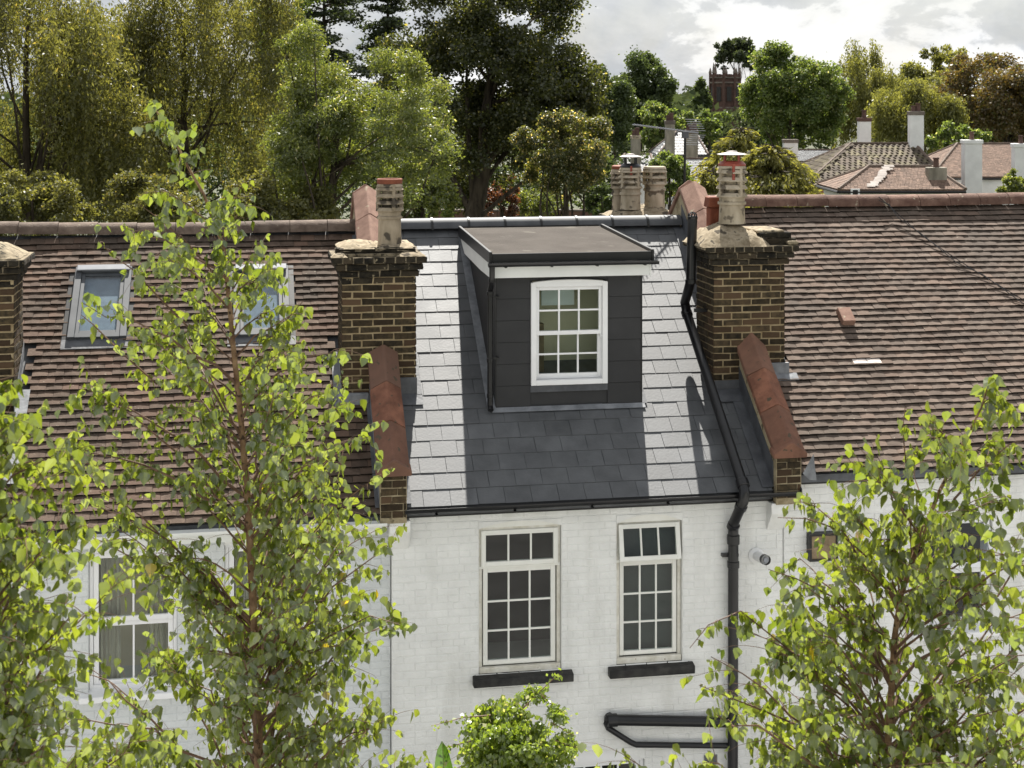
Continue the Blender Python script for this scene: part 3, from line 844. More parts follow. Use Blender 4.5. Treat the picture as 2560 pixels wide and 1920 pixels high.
# left house
for W in (W3, W4):
    win, a, b = make_window(LH, W, 0.08, 'upvc', 'upvc', 0)
    sash(win, a, b, 3.86, 4.54, 0.125, 'upvc', 2, 1, 0.05)
    sash(win, a, b, 3.21, 3.86, 0.155, 'upvc', 2, 1, 0.05, 0.07)
    sill(win, W[0] - 0.08, W[1] + 0.08, W[2], 0.08, 'upvc', 0.10, 0.07)
    for s in (0, 1):
        c = MB(); pts = []
        xa, xb = (a + 0.03, a + 0.25) if s == 0 else (b - 0.25, b - 0.03)
        for i in range(15):
            xx = xa + (xb - xa) * i / 14
            pts.append((xx, 0.24 + 0.018 * math.sin(i * 1.9), 3.2))
        vs = pts + [(p[0], p[1], 4.6) for p in pts]
        c.add(vs, [(i, i + 1, 16 + i, 15 + i) for i in range(14)])
        c.build('curtain', 'curtain', win, smooth=True)
# right house: outward-opening blue-lit casement
win, a, b = make_window(RH, W5, 0.0, 'upvc', 'upvc', 0)
sash(win, a, b, 3.34, 3.94, 0.062, 'upvc', 1, 1, 0.06)
xf = Matrix.Translation((0, 0.03, 4.48)) @ Matrix.Rotation(R_(-26), 4, 'X') @ Matrix.Translation((0, -0.03, -4.48))
sash(win, a, b, 3.96, 4.49, 0.02, 'upvc', 1, 1, 0.06, xf=xf, glass='glass_sky')
sill(win, W5[0] - 0.08, W5[1] + 0.08, W5[2], 0.0, 'upvc', 0.1, 0.07)

# rooms behind the glass, so that panes look into something
rm = MB()
rm.box(1.60, 5.45, 2.4, 2.5, 2.6, 4.8)
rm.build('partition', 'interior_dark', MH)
rm = MB(); rm.box(-2.5, 1.3, 2.4, 2.5, 2.6, 4.7); rm.build('partition', 'interior', LH)
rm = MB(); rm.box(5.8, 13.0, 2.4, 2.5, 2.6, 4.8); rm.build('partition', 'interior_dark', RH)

# ------------------------------------------------------------------ gutters, pipes
def gutter(parent, x0, x1, y, z, r, mat, name='gutter'):
    m = MB(); seg = 8; vs = []; fs = []
    for xx in (x0, x1):
        for rr in (r, r - 0.006):
            for k in range(seg + 1):
                an = math.pi * (1 + k / seg)
                vs.append((xx, y + rr * math.cos(an), z + rr * math.sin(an)))
    n = seg + 1
    for k in range(seg):
        fs += [(k, k + 1, 2 * n + k + 1, 2 * n + k), (n + k, 3 * n + k, 3 * n + k + 1, n + k + 1)]
        fs += [(k, n + k, n + k + 1, k + 1), (2 * n + k, 2 * n + k + 1, 3 * n + k + 1, 3 * n + k)]
    fs += [(0, 2 * n, 3 * n, n), (n - 1, 2 * n - 1, 4 * n - 1, 3 * n - 1)]
    m.add(vs, fs)
    g_ = m.build(name, mat, parent, smooth=True)
    return g_
# middle: black ogee gutter on a black fascia
gut = gutter(MH, 1.58, 5.72, -0.155, 4.915, 0.060, 'black')
MB().box(1.60, 5.60, -0.085, -0.055, 4.80, 4.905).build('fascia', 'black_trim', gut)
for xx in np.arange(1.9, 5.6, 0.8):
    MB().box(xx - 0.012, xx + 0.012, -0.222, -0.06, 4.842, 4.853).build('gutter_bracket', 'black', gut)
MB().box(1.60, 5.60, -0.075, 0.0, 4.800, 4.806).build('soffit', 'black_trim', gut)
MB().tube([(5.735, -0.155, 4.905), (5.72, -0.155, 4.905)], [0.064, 0.064], 10).build('stop_end', 'black', gut, smooth=True)
# left: white gutter, fascia and soffit
gut = gutter(LH, -2.6, 1.40, -0.175, 4.80, 0.060, 'white_trim')
MB().box(-2.6, 1.33, -0.11, -0.085, 4.66, 4.80).build('fascia', 'white_trim', gut)
MB().box(-2.6, 1.33, -0.085, 0.08, 4.68, 4.686).build('soffit', 'white_trim', gut)
MB().tube([(-2.12, -0.175, 4.75), (-2.12, -0.17, 4.62), (-2.12, 0.02, 4.45), (-2.12, 0.02, 0.1)], 0.034, 10).build('downpipe', 'white_trim', LH, smooth=True)
# right: timber eaves board, its black standing in for the shadow under the tiles
MB().box(5.78, 13.2, -0.085, -0.05, 4.955, 5.05).build('fascia', 'black_trim', RH)
MB().box(5.78, 13.2, -0.05, 0.004, 4.962, 4.97).build('soffit', 'black_trim', RH)

# soil vent pipe of the middle house: chimney side, down the slates, down the wall
sp = [at_y(1496, 480, 1.30), at_y(1494, 600, 1.30)]
P = lambda u, v, h: MID.pt(0, 0, 0)
def onroof(u, v, h):
    s = 2560.0 / 2212.0
    d = FWD + ((u * s - 1280) / 3800.0) * RGT + ((250 - v * s) / 3800.0) * Vector((0, 0, 1))
    n = Vector((0, -math.sin(MID.p), math.cos(MID.p)))
    p0 = MID.pt(0, 0, h)
    return CAM + d * ((p0 - CAM).dot(n) / d.dot(n))
top = at_y(1496, 472, 1.28)
r1 = onroof(1478, 660, 0.30)
r2 = onroof(1606, 1050, 0.11)
e1 = at_y(1606, 1082, -0.26)
e2 = at_y(1584, 1132, -0.085)
e3 = Vector((e2.x - 0.01, -0.085, 0.1))
elbow = at_y(1492, 606, 1.26)
path = [top, elbow, elbow + (r1 - elbow) * 0.45, elbow + (r1 - elbow) * 0.9 + Vector((0, 0, 0.01)), r1 + (r2 - r1) * 0.06, r1 + (r2 - r1) * 0.5, r2]
soil = MB().tube(path, 0.055, 14).build('soil_pipe', 'black', MH, smooth=True)
MB().tube([r2, r2 + (e1 - r2) * 0.5 + Vector((0, -0.03, 0.015)), e1, e1 + (e2 - e1) * 0.5, e2, e2 + Vector((0, 0, -0.15))], 0.055, 14).build('pipe_bend', 'black', soil, smooth=True)
MB().tube([e2 + Vector((0, 0, -0.12)), e3], 0.055, 14).build('pipe', 'black', soil, smooth=True)
def collar(p, d, r=0.064, l=0.07):
    d = Vector(d).normalized()
    MB().tube([Vector(p) - d * l / 2, Vector(p) - d * l * 0.45, Vector(p) + d * l * 0.45, Vector(p) + d * l / 2], [r - 0.006, r, r, r - 0.006], 14).build('collar', 'black', soil, smooth=True)
collar(r2 - (r2 - r1).normalized() * 0.03, r2 - r1, 0.067, 0.09)
collar(r1 + (r2 - r1) * 0.05, r2 - r1)
collar(e2 + Vector((0, 0, -0.16)), (0, 0, 1), 0.067, 0.1)
collar(e2 + Vector((0, 0, -0.42)), (0, 0, 1))
collar(e2 + Vector((0, 0, -0.02)), e2 - e1, 0.065, 0.06)
collar(e1 + (e2 - e1) * 0.25, e2 - e1, 0.065, 0.05)
collar(elbow + Vector((0, 0, -0.01)), (0, 0, 1), 0.063, 0.05)
# slotted cage terminal
MB().lathe([(0.045, top.z - 0.02), (0.058, top.z), (0.058, top.z + 0.02), (0.04, top.z + 0.03)], top.x, top.y, 14).build('collar', 'black', soil, smooth=True)
for k in range(9):
    an = 2 * math.pi * k / 9
    c, s = math.cos(an), math.sin(an)
    MB().tube([(top.x + 0.05 * c, top.y + 0.05 * s, top.z + 0.015), (top.x + 0.046 * c, top.y + 0.046 * s, top.z + 0.05), (top.x + 0.012 * c, top.y + 0.012 * s, top.z + 0.072)], 0.007, 5).build('cage_bar', 'black', soil)
# pipe brackets to chimney and wall
bx = MB(); bx.box(top.x + 0.02, top.x + 0.2, top.y - 0.02, top.y + 0.02, 6.60, 6.64); bx.build('pipe_bracket', 'black', soil)
MB().box(e2.x - 0.11, e2.x + 0.07, -0.06, 0.0, e2.z - 0.35, e2.z - 0.32).build('pipe_bracket', 'black', soil)

# waste pipes low on the wall
a0, a1 = at_y(1318, 1556, -0.07), at_y(1590, 1560, -0.07)
wp = MB().tube([a0 + Vector((0.02, 0.12, 0.0)), a0 + Vector((-0.01, 0.02, 0.0)), a0 + Vector((0.05, 0, 0)), a1], 0.055, 12).build('waste_pipe', 'black', MH, smooth=True)
MB().tube([a0 + Vector((-0.03, 0.0, 0.0)), a0 + Vector((0.07, 0.0, 0))], 0.066, 12).build('collar', 'black', wp, smooth=True)
b0, b1, b2 = at_y(1313, 1572, -0.06), at_y(1368, 1609, -0.06), at_y(1590, 1611, -0.06)
wp2 = MB().tube([b0 + Vector((-0.005, 0.08, 0.03)), b0, b1 + Vector((-0.03, 0, 0.03)), b1 + Vector((0.03, 0, 0)), b2], 0.030, 10).build('waste_pipe', 'black', MH, smooth=True)
# boiler flue, extract vent box, air brick
fa = at_y(1633, 1200, -0.0); fb = at_y(1655, 1210, -0.26)
flue = MB().tube([fa, fa + (fb - fa) * 0.82], 0.050, 16).build('boiler_flue', 'white_flue', MH, smooth=True)
MB().lathe([(0.085, 0), (0.085, 0.012), (0.06, 0.03)], 0, 0, 18).build('flue_collar', 'white_flue', flue, smooth=True).matrix_basis = Matrix.Translation(fa + Vector((0, -0.001, 0))) @ Matrix.Rotation(R_(90), 4, 'X')
MB().tube([fa + (fb - fa) * 0.80, fb], [0.053, 0.053], 16, False).build('flue_terminal', 'black', flue, smooth=True)
MB().tube([fa + (fb - fa) * 0.95, fb + (fb - fa) * 0.02], [0.028, 0.028], 12).build('flue_inner', 'alu', flue, smooth=True)
v0, v1 = at_y(1742, 1208, 0), at_y(1803, 1146, 0)
vbox = MB(); frame_ring(vbox, v0.x, v1.x, v0.z, v1.z, -0.10, 0.01, 0.022); vbox = vbox.build('wall_vent', 'black_trim', RH)
MB().box(v0.x + 0.02, v1.x - 0.02, -0.085, -0.02, v0.z + 0.02, v1.z - 0.02).build('vent_board', 'brown_board', vbox)
ab = at_y(1535, 1641, 0)
air = MB().box(ab.x - 0.07, ab.x + 0.07, -0.012, 0.0, ab.z - 0.05, ab.z + 0.05).build('air_brick', 'lead', MH)
for k in range(5):
    MB().box(ab.x - 0.06, ab.x + 0.06, -0.018, -0.011, ab.z - 0.043 + k * 0.019, ab.z - 0.033 + k * 0.019).build('louvre', 'lead_dark', air)

# ------------------------------------------------------------------ party-wall parapets with terracotta copings
def saddle_mesh(name, l, w, mat, edge=0.045, rise=0.125, over=0.0):
    m = MB()
    pts = [(-w / 2, 0, -0.01), (-w / 2, 0, edge), (-0.012, 0, edge + rise - 0.006), (0.012, 0, edge + rise - 0.006), (w / 2, 0, edge), (w / 2, 0, -0.01)]
    m.extr(pts, (0, l, 0))
    return m.mesh(name, mat, bevel=0.006)
def parapet(parent, x0, x1, roof, hgt, seed, skip, pale_from, label=None):
    xc = (x0 + x1) / 2
    m = MB(); yb = 2 * roof.yr - roof.ye
    y0 = roof.ye - 0.06
    z = lambda y: roof.z(y) + hgt
    m.extr([(x0, y0, roof.ze - 0.14), (x0, y0, z(y0)), (x0, roof.yr, z(roof.yr)), (x0, yb, z(roof.ye)), (x0, yb, roof.ze - 0.3)], (x1 - x0, 0, 0))
    par = m.build('parapet_wall', 'render_tan', parent, label=label)
    r = random.Random(seed)
    prm = [saddle_mesh('coping', 0.56, x1 - x0 + 0.06, 'coping'), saddle_mesh('coping', 0.56, x1 - x0 + 0.06, 'coping_pale')]
    L = (roof.yr - y0) / math.cos(roof.p)
    n = int(round(L / 0.57)); step = L / n
    for k in range(n):
        q = k * step
        ym = y0 + (q + step / 2) * math.cos(roof.p)
        if skip[0] < ym - 0.20 and ym + 0.15 < skip[1]: continue
        me = prm[1] if ym > pale_from else prm[0]
        mt = Matrix.Translation((xc + r.uniform(-0.004, 0.004), y0 + q * math.cos(roof.p), z(y0) + q * math.sin(roof.p))) @ Matrix.Rotation(roof.p, 4, 'X') @ Matrix.Rotation(r.gauss(0, 0.008), 4, 'Z') @ Matrix.Rotation(r.gauss(0.0, 0.005), 4, 'X')
        inst('coping', me, mt @ Matrix.Diagonal((1, (step - 0.006) / 0.56, 1, 1)), par)
    for k in range(n):          # rear slope
        q = k * step
        mt = Matrix.Translation((xc, yb + 0.06 - q * math.cos(roof.p), z(y0) + q * math.sin(roof.p))) @ Matrix.Rotation(math.pi, 4, 'Z') @ Matrix.Rotation(roof.p, 4, 'X')
        inst('coping', prm[1], mt @ Matrix.Diagonal((1, (step - 0.004) / 0.56, 1, 1)), par)
    # kneeler cap at the foot
    cap = saddle_mesh('coping', 0.15, x1 - x0 + 0.09, 'coping', 0.04, 0.135)
    inst('coping', cap, Matrix.Translation((xc, y0 - 0.055, z(y0) - 0.025)) @ Matrix.Rotation(R_(18), 4, 'X'), par)
    # bricks of the pier end
    bms = [brick_mesh(300 + i, 'brick', 0.217, 0.062, 0.03, 0.004, 0.003) for i in range(3)]
    for me, mt in lay_bricks(x0 + 0.004, x1 - 0.004, roof.ze - 0.12, z(y0) - 0.01, y0, [], seed, bms, proud=0.008):
        inst('brick', me, mt, par)
    return par, y0
parL, py0 = parapet(MH, 1.335, 1.600, MID, 0.415, 21, (1.02, 1.80), 1.6)
parR, py0 = parapet(MH, 5.462, 5.735, MID, 0.43, 22, (0.98, 1.72), 2.6)
# corbel brackets carrying the parapet feet
for par, xa, xb in ((parL, 1.43, 1.64), (parR, 5.42, 5.60)):
    MB().extr([(xa, -0.005, 4.47), (xa, -0.10, 4.60), (xa, -0.16, 4.68), (xa, -0.16, 4.79), (xa, -0.005, 4.79)], (xb - xa, 0, 0)).build('corbel', 'white_brick', par, bevel=0.006)

# flashings beside the parapets and chimneys
def strip_on(roof, xa, xb, y0, y1, h, mat, parent, name='flashing', th=0.004):
    m = MB(); qa, qb = roof.q_of_y(y0), roof.q_of_y(y1)
    c = [roof.pt(xa, qa, h), roof.pt(xb, qa, h), roof.pt(xb, qb, h), roof.pt(xa, qb, h)]
    up = Vector((0, -math.sin(roof.p), math.cos(roof.p))) * th
    m.hexa([*c, *[p + up for p in c]])
    return m.build(name, mat, parent)
def upstand(roof, x, y0, y1, h, mat, parent, th=0.004, sgn=-1):
    m = MB(); qa, qb = roof.q_of_y(y0), roof.q_of_y(y1)
    p = [roof.pt(x, qa, 0), roof.pt(x, qb, 0)]
    t = Vector((sgn * th, 0, 0)); z = Vector((0, 0, h))
    m.hexa([p[0], p[0] + t, p[1] + t, p[1], p[0] + z, p[0] + t + z, p[1] + t + z, p[1] + z])
    return m.build('flashing', mat, parent)
strip_on(MID, 5.335, 5.462, -0.10, 3.25, 0.022, 'lead_dark', mid_roof)
upstand(MID, 5.461, -0.10, 3.30, 0.27, 'lead_dark', mid_roof)
strip_on(MID, 1.60, 1.655, -0.10, 1.08, 0.022, 'lead_dark', mid_roof)
upstand(LEFT, 1.334, -0.1, 3.2, 0.16, 'lead', left_roof)
strip_on(LEFT, 1.29, 1.334, -0.1, 3.2, 0.040, 'lead_dark', left_roof)
upstand(RIGHT, 5.741, -0.1, 3.2, 0.12, 'lead', right_roof, sgn=1)
# loose tongue of lead at the right-hand eaves
tl = [Vector((5.745, -0.20, 5.10)), Vector((5.86, -0.21, 5.30)), Vector((5.90, -0.19, 5.02)), Vector((5.82, -0.20, 5.03))]
MB().extr(tl, (0, 0.004, 0)).build('flashing', 'lead', right_roof)

# ------------------------------------------------------------------ chimneys
def chimney(parent, x0, x1, y0, y1, zb, zt, seed, corb=(0.030, 0.070, 0.105), limit=300, label=None):
    m = MB(); m.box(x0 + 0.009, x1 - 0.009, y0 + 0.009, y1 - 0.009, zb, zt - 0.01)
    ch = m.build('chimney', 'mortar', parent, label=label)
    C0 = 0.0755; r = random.Random(seed)
    nb = len(corb)
    for i, o in enumerate(corb):
        zz = zt - (nb - i) * C0
        mm = MB(); mm.box(x0 - o + 0.012, x1 + o - 0.012, y0 - o + 0.012, y1 + o - 0.012, zz + 0.006, zz + C0 - 0.004)
        mm.build('corbel_course', 'mortar_grey', ch)
    body = [brick_mesh(seed * 20 + i, 'brick', 0.213, 0.0605, 0.05, 0.006, 0.0036) for i in range(6)]
    dark = [brick_mesh(seed * 20 + 10 + i, 'brick_dark', 0.213, 0.0615, 0.05, 0.008, 0.0055) for i in range(5)]
    items = []
    nc = int((zt - zb) / C0)
    for k in range(nc):
        zc = zt - (k + 0.5) * C0
        o = corb[nb - 1 - k] if k < nb else 0.0
        ms = dark if k < nb + 1 else body
        hdr = (k == 0)
        for face in range(4):
            if face in (0, 2): a, b = x0 - o, x1 + o
            else: a, b = y0 - o, y1 + o
            L0 = 0.1125 if hdr else 0.2255
            nmin = a - (L0 / 2 if (k + face) % 2 else r.uniform(0, 0.03))
            s = nmin
            while s < b - 0.01:
                p, q = max(s, a), min(s + L0, b)
                s += L0
                if q - p < 0.035: continue
                ll = (q - p - 0.0165) / 0.213
                c = (p + q) / 2
                if face == 0: mt = Matrix.Translation((c, y0 - o, zc))
                elif face == 2: mt = Matrix.Translation((c, y1 + o, zc)) @ Matrix.Rotation(math.pi, 4, 'Z')
                elif face == 1: mt = Matrix.Translation((x1 + o, c, zc)) @ Matrix.Rotation(math.pi / 2, 4, 'Z')
                else: mt = Matrix.Translation((x0 - o, c, zc)) @ Matrix.Rotation(-math.pi / 2, 4, 'Z')
                mt = mt @ Matrix.Translation((r.uniform(-0.002, 0.002), r.uniform(-0.003, 0.003), r.uniform(-0.002, 0.002))) @ Matrix.Rotation(r.gauss(0, 0.008), 4, 'Y') @ Matrix.Diagonal((ll, 1, 1, 1))
                items.append((r.choice(ms), mt))
    def key(u, v, it):
        fx = it[1].col[1]             # inward axis of the brick: is the outer face turned to the camera?
        n = -Vector((fx[0], fx[1], fx[2]))
        return 0.05 if n.dot(CAM - it[1].translation) < 0 else 0
    def score(it): return -1.0 / proj(it[1].translation)[2] + key(0, 0, it)
    items.sort(key=score)
    for me, mt in items[:limit]: inst('brick', me, mt, ch)
    if items[limit:]: merged('bricks', items[limit:], 'brick', ch)
    return ch

def flaunching(ch, x0, x1, y0, y1, z0, z1, inset, seed, mat='flaunch', n=9):
    """lumpy mortar mound over a chimney head"""
    r = random.Random(seed); m = MB(); vs = []
    for j in range(n + 1):
        for i in range(n + 1):
            u, v = i / n, j / n
            e = min(u, 1 - u, v, 1 - v) / max(inset, 1e-3)
            h = z0 + (z1 - z0) * min(1, e) ** 0.7
            edge = (i in (0, n) or j in (0, n))
            vs.append((x0 + (x1 - x0) * u + (r.uniform(-0.012, 0.012)), y0 + (y1 - y0) * v + r.uniform(-0.012, 0.012), h + (0 if edge else r.uniform(-0.012, 0.012))))
    k = n + 1
    fs = [(j * k + i, j * k + i + 1, (j + 1) * k + i + 1, (j + 1) * k + i) for j in range(n) for i in range(n)]
    m.add(vs, fs)
    m.box(x0 + 0.02, x1 - 0.02, y0 + 0.02, y1 - 0.02, z0 - 0.03, z0 + 0.004)
    return m.build('flaunching', mat, ch, smooth=True)

def louvre_pot(parent, cx, cy, z0, h, r, mat, levels=4, cap=None, ribs=4, rot=0.3, shaft=0.55, name='chimney_pot'):
    zs = z0 + h * shaft
    prof = [(r * 1.06, z0), (r * 1.02, z0 + 0.02), (r * 0.99, z0 + h * 0.2), (r * 0.97, zs - 0.09), (r * 1.10, zs - 0.085), (r * 1.10, zs - 0.06), (r * 0.98, zs - 0.05), (r * 1.0, zs - 0.01)]
    lh = (z0 + h - zs) / levels
    for k in range(levels):
        zb = zs + k * lh
        prof += [(r * 1.20, zb), (r * 1.22, zb + 0.008), (r * 1.04, zb + lh * 0.52), (r * 0.68, zb + lh * 0.56), (r * 0.68, zb + lh * 0.98)]
    prof += [(r * 1.14, z0 + h - 0.035), (r * 1.05, z0 + h - 0.005), (r * 0.85, z0 + h), (r * 0.70, z0 + h)]
    pot = MB().lathe(prof, cx, cy, 22).build(name, mat, parent, smooth=True)
    rb = []
    for k in range(ribs):
        an = rot + 2 * math.pi * k / ribs
        c, s = math.cos(an), math.sin(an)
        m = MB(); w = 0.016
        t = Vector((-s, c, 0)) * w; o = Vector((c, s, 0))
        b0 = Vector((cx, cy, zs)); b1 = Vector((cx, cy, z0 + h - 0.03))
        m.hexa([b0 + o * r * 0.8 - t, b0 + o * r * 1.20 - t, b0 + o * r * 1.20 + t, b0 + o * r * 0.8 + t, b1 + o * r * 0.8 - t, b1 + o * r * 1.15 - t, b1 + o * r * 1.15 + t, b1 + o * r * 0.8 + t])
        m.build('pot_rib', mat, parent)
    return pot

# left-hand chimney of the middle house
CY = 1.094
chL = chimney(MH, 1.032, 1.838, CY, CY + 0.68, 5.60, 7.315, 31)
m = MB(); m.box(1.00, 1.86, CY - 0.04, CY + 0.70, 7.315, 7.345); m.build('flaunching', 'mortar_grey', chL)
hb = [brick_mesh(900 + i, 'brick_dark', 0.213, 0.063, 0.10, 0.008, 0.005) for i in range(3)]
for i, xx in enumerate((1.08, 1.30, 1.53, 1.73)):
    inst('brick', hb[i % 3], Matrix.Translation((xx, CY + 0.02, 7.375)), chL)
flaunching(chL, 1.00, 1.44, CY - 0.0, CY + 0.66, 7.395, 7.455, 0.30, 5)
flaunching(chL, 1.40, 1.85, CY - 0.0, CY + 0.66, 7.395, 7.450, 0.30, 6)
for (x0_, x1_, s_) in ((0.92, 1.10, 7), (1.62, 1.93, 8)):
    flaunching(chL, x0_, x1_, CY - 0.10, CY + 0.1, 7.316, 7.365, 0.4, s_, 'flaunch', 5)
louvre_pot(chL, 1.57, CY + 0.22, 7.42, 0.67, 0.127, 'pot_sooty', 4, rot=-0.9 - 0.45)
MB().lathe([(0.135, 8.085), (0.140, 8.09), (0.140, 8.135), (0.132, 8.140), (0.118, 8.137), (0.112, 8.10)], 1.57, CY + 0.22, 22).build('pot_cap', 'terracotta', chL, smooth=True)
# lead at its foot
MB().box(1.60, 1.845, CY - 0.014, CY - 0.009, 5.80, 6.0).build('flashing', 'lead_dark', chL)
strip_on(MID, 1.60, 1.90, CY - 0.13, CY - 0.005, 0.024, 'lead_dark', chL)
strip_on(MID, 1.845, 1.90, CY - 0.02, CY + 0.7, 0.024, 'lead_dark', chL)
MB().box(0.99, 1.33, CY - 0.10, CY - 0.02, 5.72, 5.86).build('flashing', 'lead', chL, bevel=0.02)
upstand(LEFT, 1.030, CY - 0.04, CY + 0.30, 0.17, 'lead', chL)
strip_on(LEFT, 0.95, 1.03, CY - 0.1, CY + 0.5, 0.036, 'lead', chL)
# right-hand chimney
CR = 1.02
chR = chimney(MH, 5.160, 6.000, CR, CR + 0.66, 5.55, 7.375, 32, corb=(0.040, 0.085, 0.125))
hb2 = [brick_mesh(950 + i, 'brick_dark', 0.213, 0.063, 0.10, 0.008, 0.005) for i in range(3)]
for i, xx in enumerate((5.82, 6.02)):
    inst('brick', hb2[i], Matrix.Translation((xx, CR - 0.02, 7.41)), chR)
for i, xx in enumerate((5.80, 5.97)):
    inst('brick', hb2[i], Matrix.Translation((xx, CR - 0.0, 7.478)), chR)
MB().box(5.68, 6.00, CR + 0.02, CR + 0.6, 7.50, 7.535).build('flaunching', 'flaunch', chR, bevel=0.01)
flaunching(chR, 5.00, 5.82, CR - 0.13, CR + 0.72, 7.365, 7.62, 0.42, 9)
MB().box(6.00, 6.12, CR - 0.11, CR + 0.6, 7.378, 7.42).build('flaunching', 'mortar_grey', chR, bevel=0.012)
pR = Vector((5.455, CR + 0.24, 7.60))
louvre_pot(chR, pR.x, pR.y, pR.z, 0.66, 0.147, 'pot', 4, rot=0.35, shaft=0.46)
def cowl(parent, x, y, z, r, mat_cap, mat_leg, h=0.12, ring=True):
    if ring:
        MB().lathe([(r * 1.02, z - 0.005), (r * 1.02, z + 0.012), (r * 0.80, z + 0.045), (r * 0.75, z + 0.03)], x, y, 20).build('cowl_ring', mat_leg, parent, smooth=True)
    for k in range(4):
        an = 0.4 + k * math.pi / 2
        c, s = math.cos(an), math.sin(an)
        MB().box(-0.012, 0.012, -0.004, 0.004, 0, h).build('cowl_leg', mat_leg, parent).matrix_basis = Matrix.Translation((x + r * 0.72 * c, y + r * 0.72 * s, z + 0.03)) @ Matrix.Rotation(an + math.pi / 2, 4, 'Z')
    zt = z + 0.03 + h
    MB().lathe([(r * 1.08, zt - 0.012), (r * 1.10, zt - 0.004), (r * 0.72, zt + 0.008), (r * 0.45, zt + 0.014), (r * 0.36, zt + 0.030), (0.01, zt + 0.034), (0.01, zt + 0.020), (r * 0.6, zt - 0.004)], x, y, 22).build('cowl', mat_cap, parent, smooth=True)
cowl(chR, pR.x, pR.y, pR.z + 0.66, 0.155, 'steel', 'red_metal', 0.10)
MB().box(pR.x - 0.05, pR.x - 0.02, pR.y - 0.17, pR.y - 0.155, pR.z + 0.50, pR.z + 0.68).build('cowl_strap', 'red_metal', chR)
# small red square pot behind it
q = at_y(1543, 462, CR + 0.48)
rp = MB(); rp.box(q.x - 0.075, q.x + 0.075, q.y - 0.075, q.y + 0.075, q.z - 0.45, q.z + 0.08); rp.build('chimney_pot', 'terracotta', chR, bevel=0.012)
MB().hexa([(q.x - 0.10, q.y - 0.10, q.z + 0.08), (q.x + 0.10, q.y - 0.10, q.z + 0.08), (q.x + 0.10, q.y + 0.10, q.z + 0.08), (q.x - 0.10, q.y + 0.10, q.z + 0.08), (q.x - 0.085, q.y - 0.085, q.z + 0.20), (q.x + 0.085, q.y - 0.085, q.z + 0.20), (q.x + 0.085, q.y + 0.085, q.z + 0.20), (q.x - 0.085, q.y + 0.085, q.z + 0.20)]).build('pot_cap', 'terracotta', chR, bevel=0.01)
# lead at its foot
MB().box(5.165, 5.46, CR - 0.014, CR - 0.009, 5.70, 5.87).build('flashing', 'lead_dark', chR)
strip_on(MID, 5.10, 5.46, CR - 0.15, CR - 0.005, 0.026, 'lead_dark', chR)
MB().box(5.74, 6.03, CR - 0.05, CR - 0.012, 5.93, 6.05).build('flashing', 'lead', chR)
strip_on(RIGHT, 5.74, 6.12, CR - 0.10, CR - 0.01, 0.045, 'lead', chR)
upstand(RIGHT, 6.002, CR, CR + 0.6, 0.16, 'lead', chR, sgn=1)
# leftmost chimney belongs to the left house
xr = at_y(31, 640, 1.05).x
chF = chimney(LH, xr - 0.82, xr, 1.05, 1.70, 5.4, 7.36, 33, corb=(0.035, 0.075, 0.11))
flaunching(chF, xr - 0.90, xr + 0.06, 0.98, 1.75, 7.362, 7.53, 0.4, 12, 'mortar_grey')
louvre_pot(chF, xr - 0.72, 1.35, 7.36, 0.65, 0.13, 'pot_sooty', 4)
upstand(LEFT, xr + 0.003, 1.00, 1.72, 0.17, 'lead', chF, sgn=1)
strip_on(LEFT, xr, xr + 0.13, 0.30, 1.30, 0.042, 'lead', chF)
parF = MB(); xp0 = xr - 0.56
parF.extr([(xp0, -0.2, 4.8), (xp0, -0.2, LEFT.z(-0.2) + 0.4), (xp0, 1.0, LEFT.z(1.0) + 0.40), (xp0, 1.0, 4.8)], (0.27, 0, 0))
parF = parF.build('parapet_wall', 'render_tan', LH)
sm = saddle_mesh('coping', 0.55, 0.33, 'coping')
for k in range(2):
    inst('coping', sm, Matrix.Translation((xp0 + 0.135, -0.2 + k * 0.56 * math.cos(LEFT.p), LEFT.z(-0.2) + 0.40 + k * 0.56 * math.sin(LEFT.p) - k * 0.02)) @ Matrix.Rotation(LEFT.p, 4, 'X'), parF)
# rear chimney of the middle house, its head above the slate ridge
rc = at_y(1394, 462, 4.35)
chB = chimney(MH, rc.x - 0.42, rc.x + 0.38, 4.10, 4.78, 6.2, rc.z - 0.02, 34, corb=(0.03, 0.07, 0.10), limit=120)
flaunching(chB, rc.x - 0.50, rc.x + 0.46, 4.02, 4.86, rc.z - 0.03, rc.z + 0.12, 0.42, 14)
pa = at_y(1362, 452, 4.30); pb = at_y(1414, 456, 4.42); pc = at_y(1335, 458, 4.62)
louvre_pot(chB, pa.x, pa.y, pa.z, 0.56, 0.132, 'pot', 4, rot=0.5, shaft=0.50)
cowl(chB, pa.x, pa.y, pa.z + 0.56, 0.135, 'steel', 'black', 0.115)
MB().box(pa.x - 0.04, pa.x - 0.015, pa.y - 0.150, pa.y - 0.138, pa.z + 0.46, pa.z + 0.58).build('cowl_strap', 'red_metal', chB)
louvre_pot(chB, pb.x, pb.y, pb.z, 0.60, 0.138, 'pot', 3, rot=1.0, shaft=0.60)
louvre_pot(chB, pc.x + 0.05, pc.y, pc.z, 0.58, 0.13, 'pot_sooty', 4, rot=0.2)
MB().lathe([(0.135, pc.z + 0.58), (0.135, pc.z + 0.62), (0.11, pc.z + 0.63)], pc.x + 0.05, pc.y, 18).build('pot_cap', 'terracotta', chB, smooth=True)
MB().tube([(pb.x - 0.215, pb.y + 0.15, pb.z - 0.1), (pb.x - 0.215, pb.y + 0.15, pb.z + 0.42)], 0.035, 10).build('flue_liner', 'terracotta', chB, smooth=True)

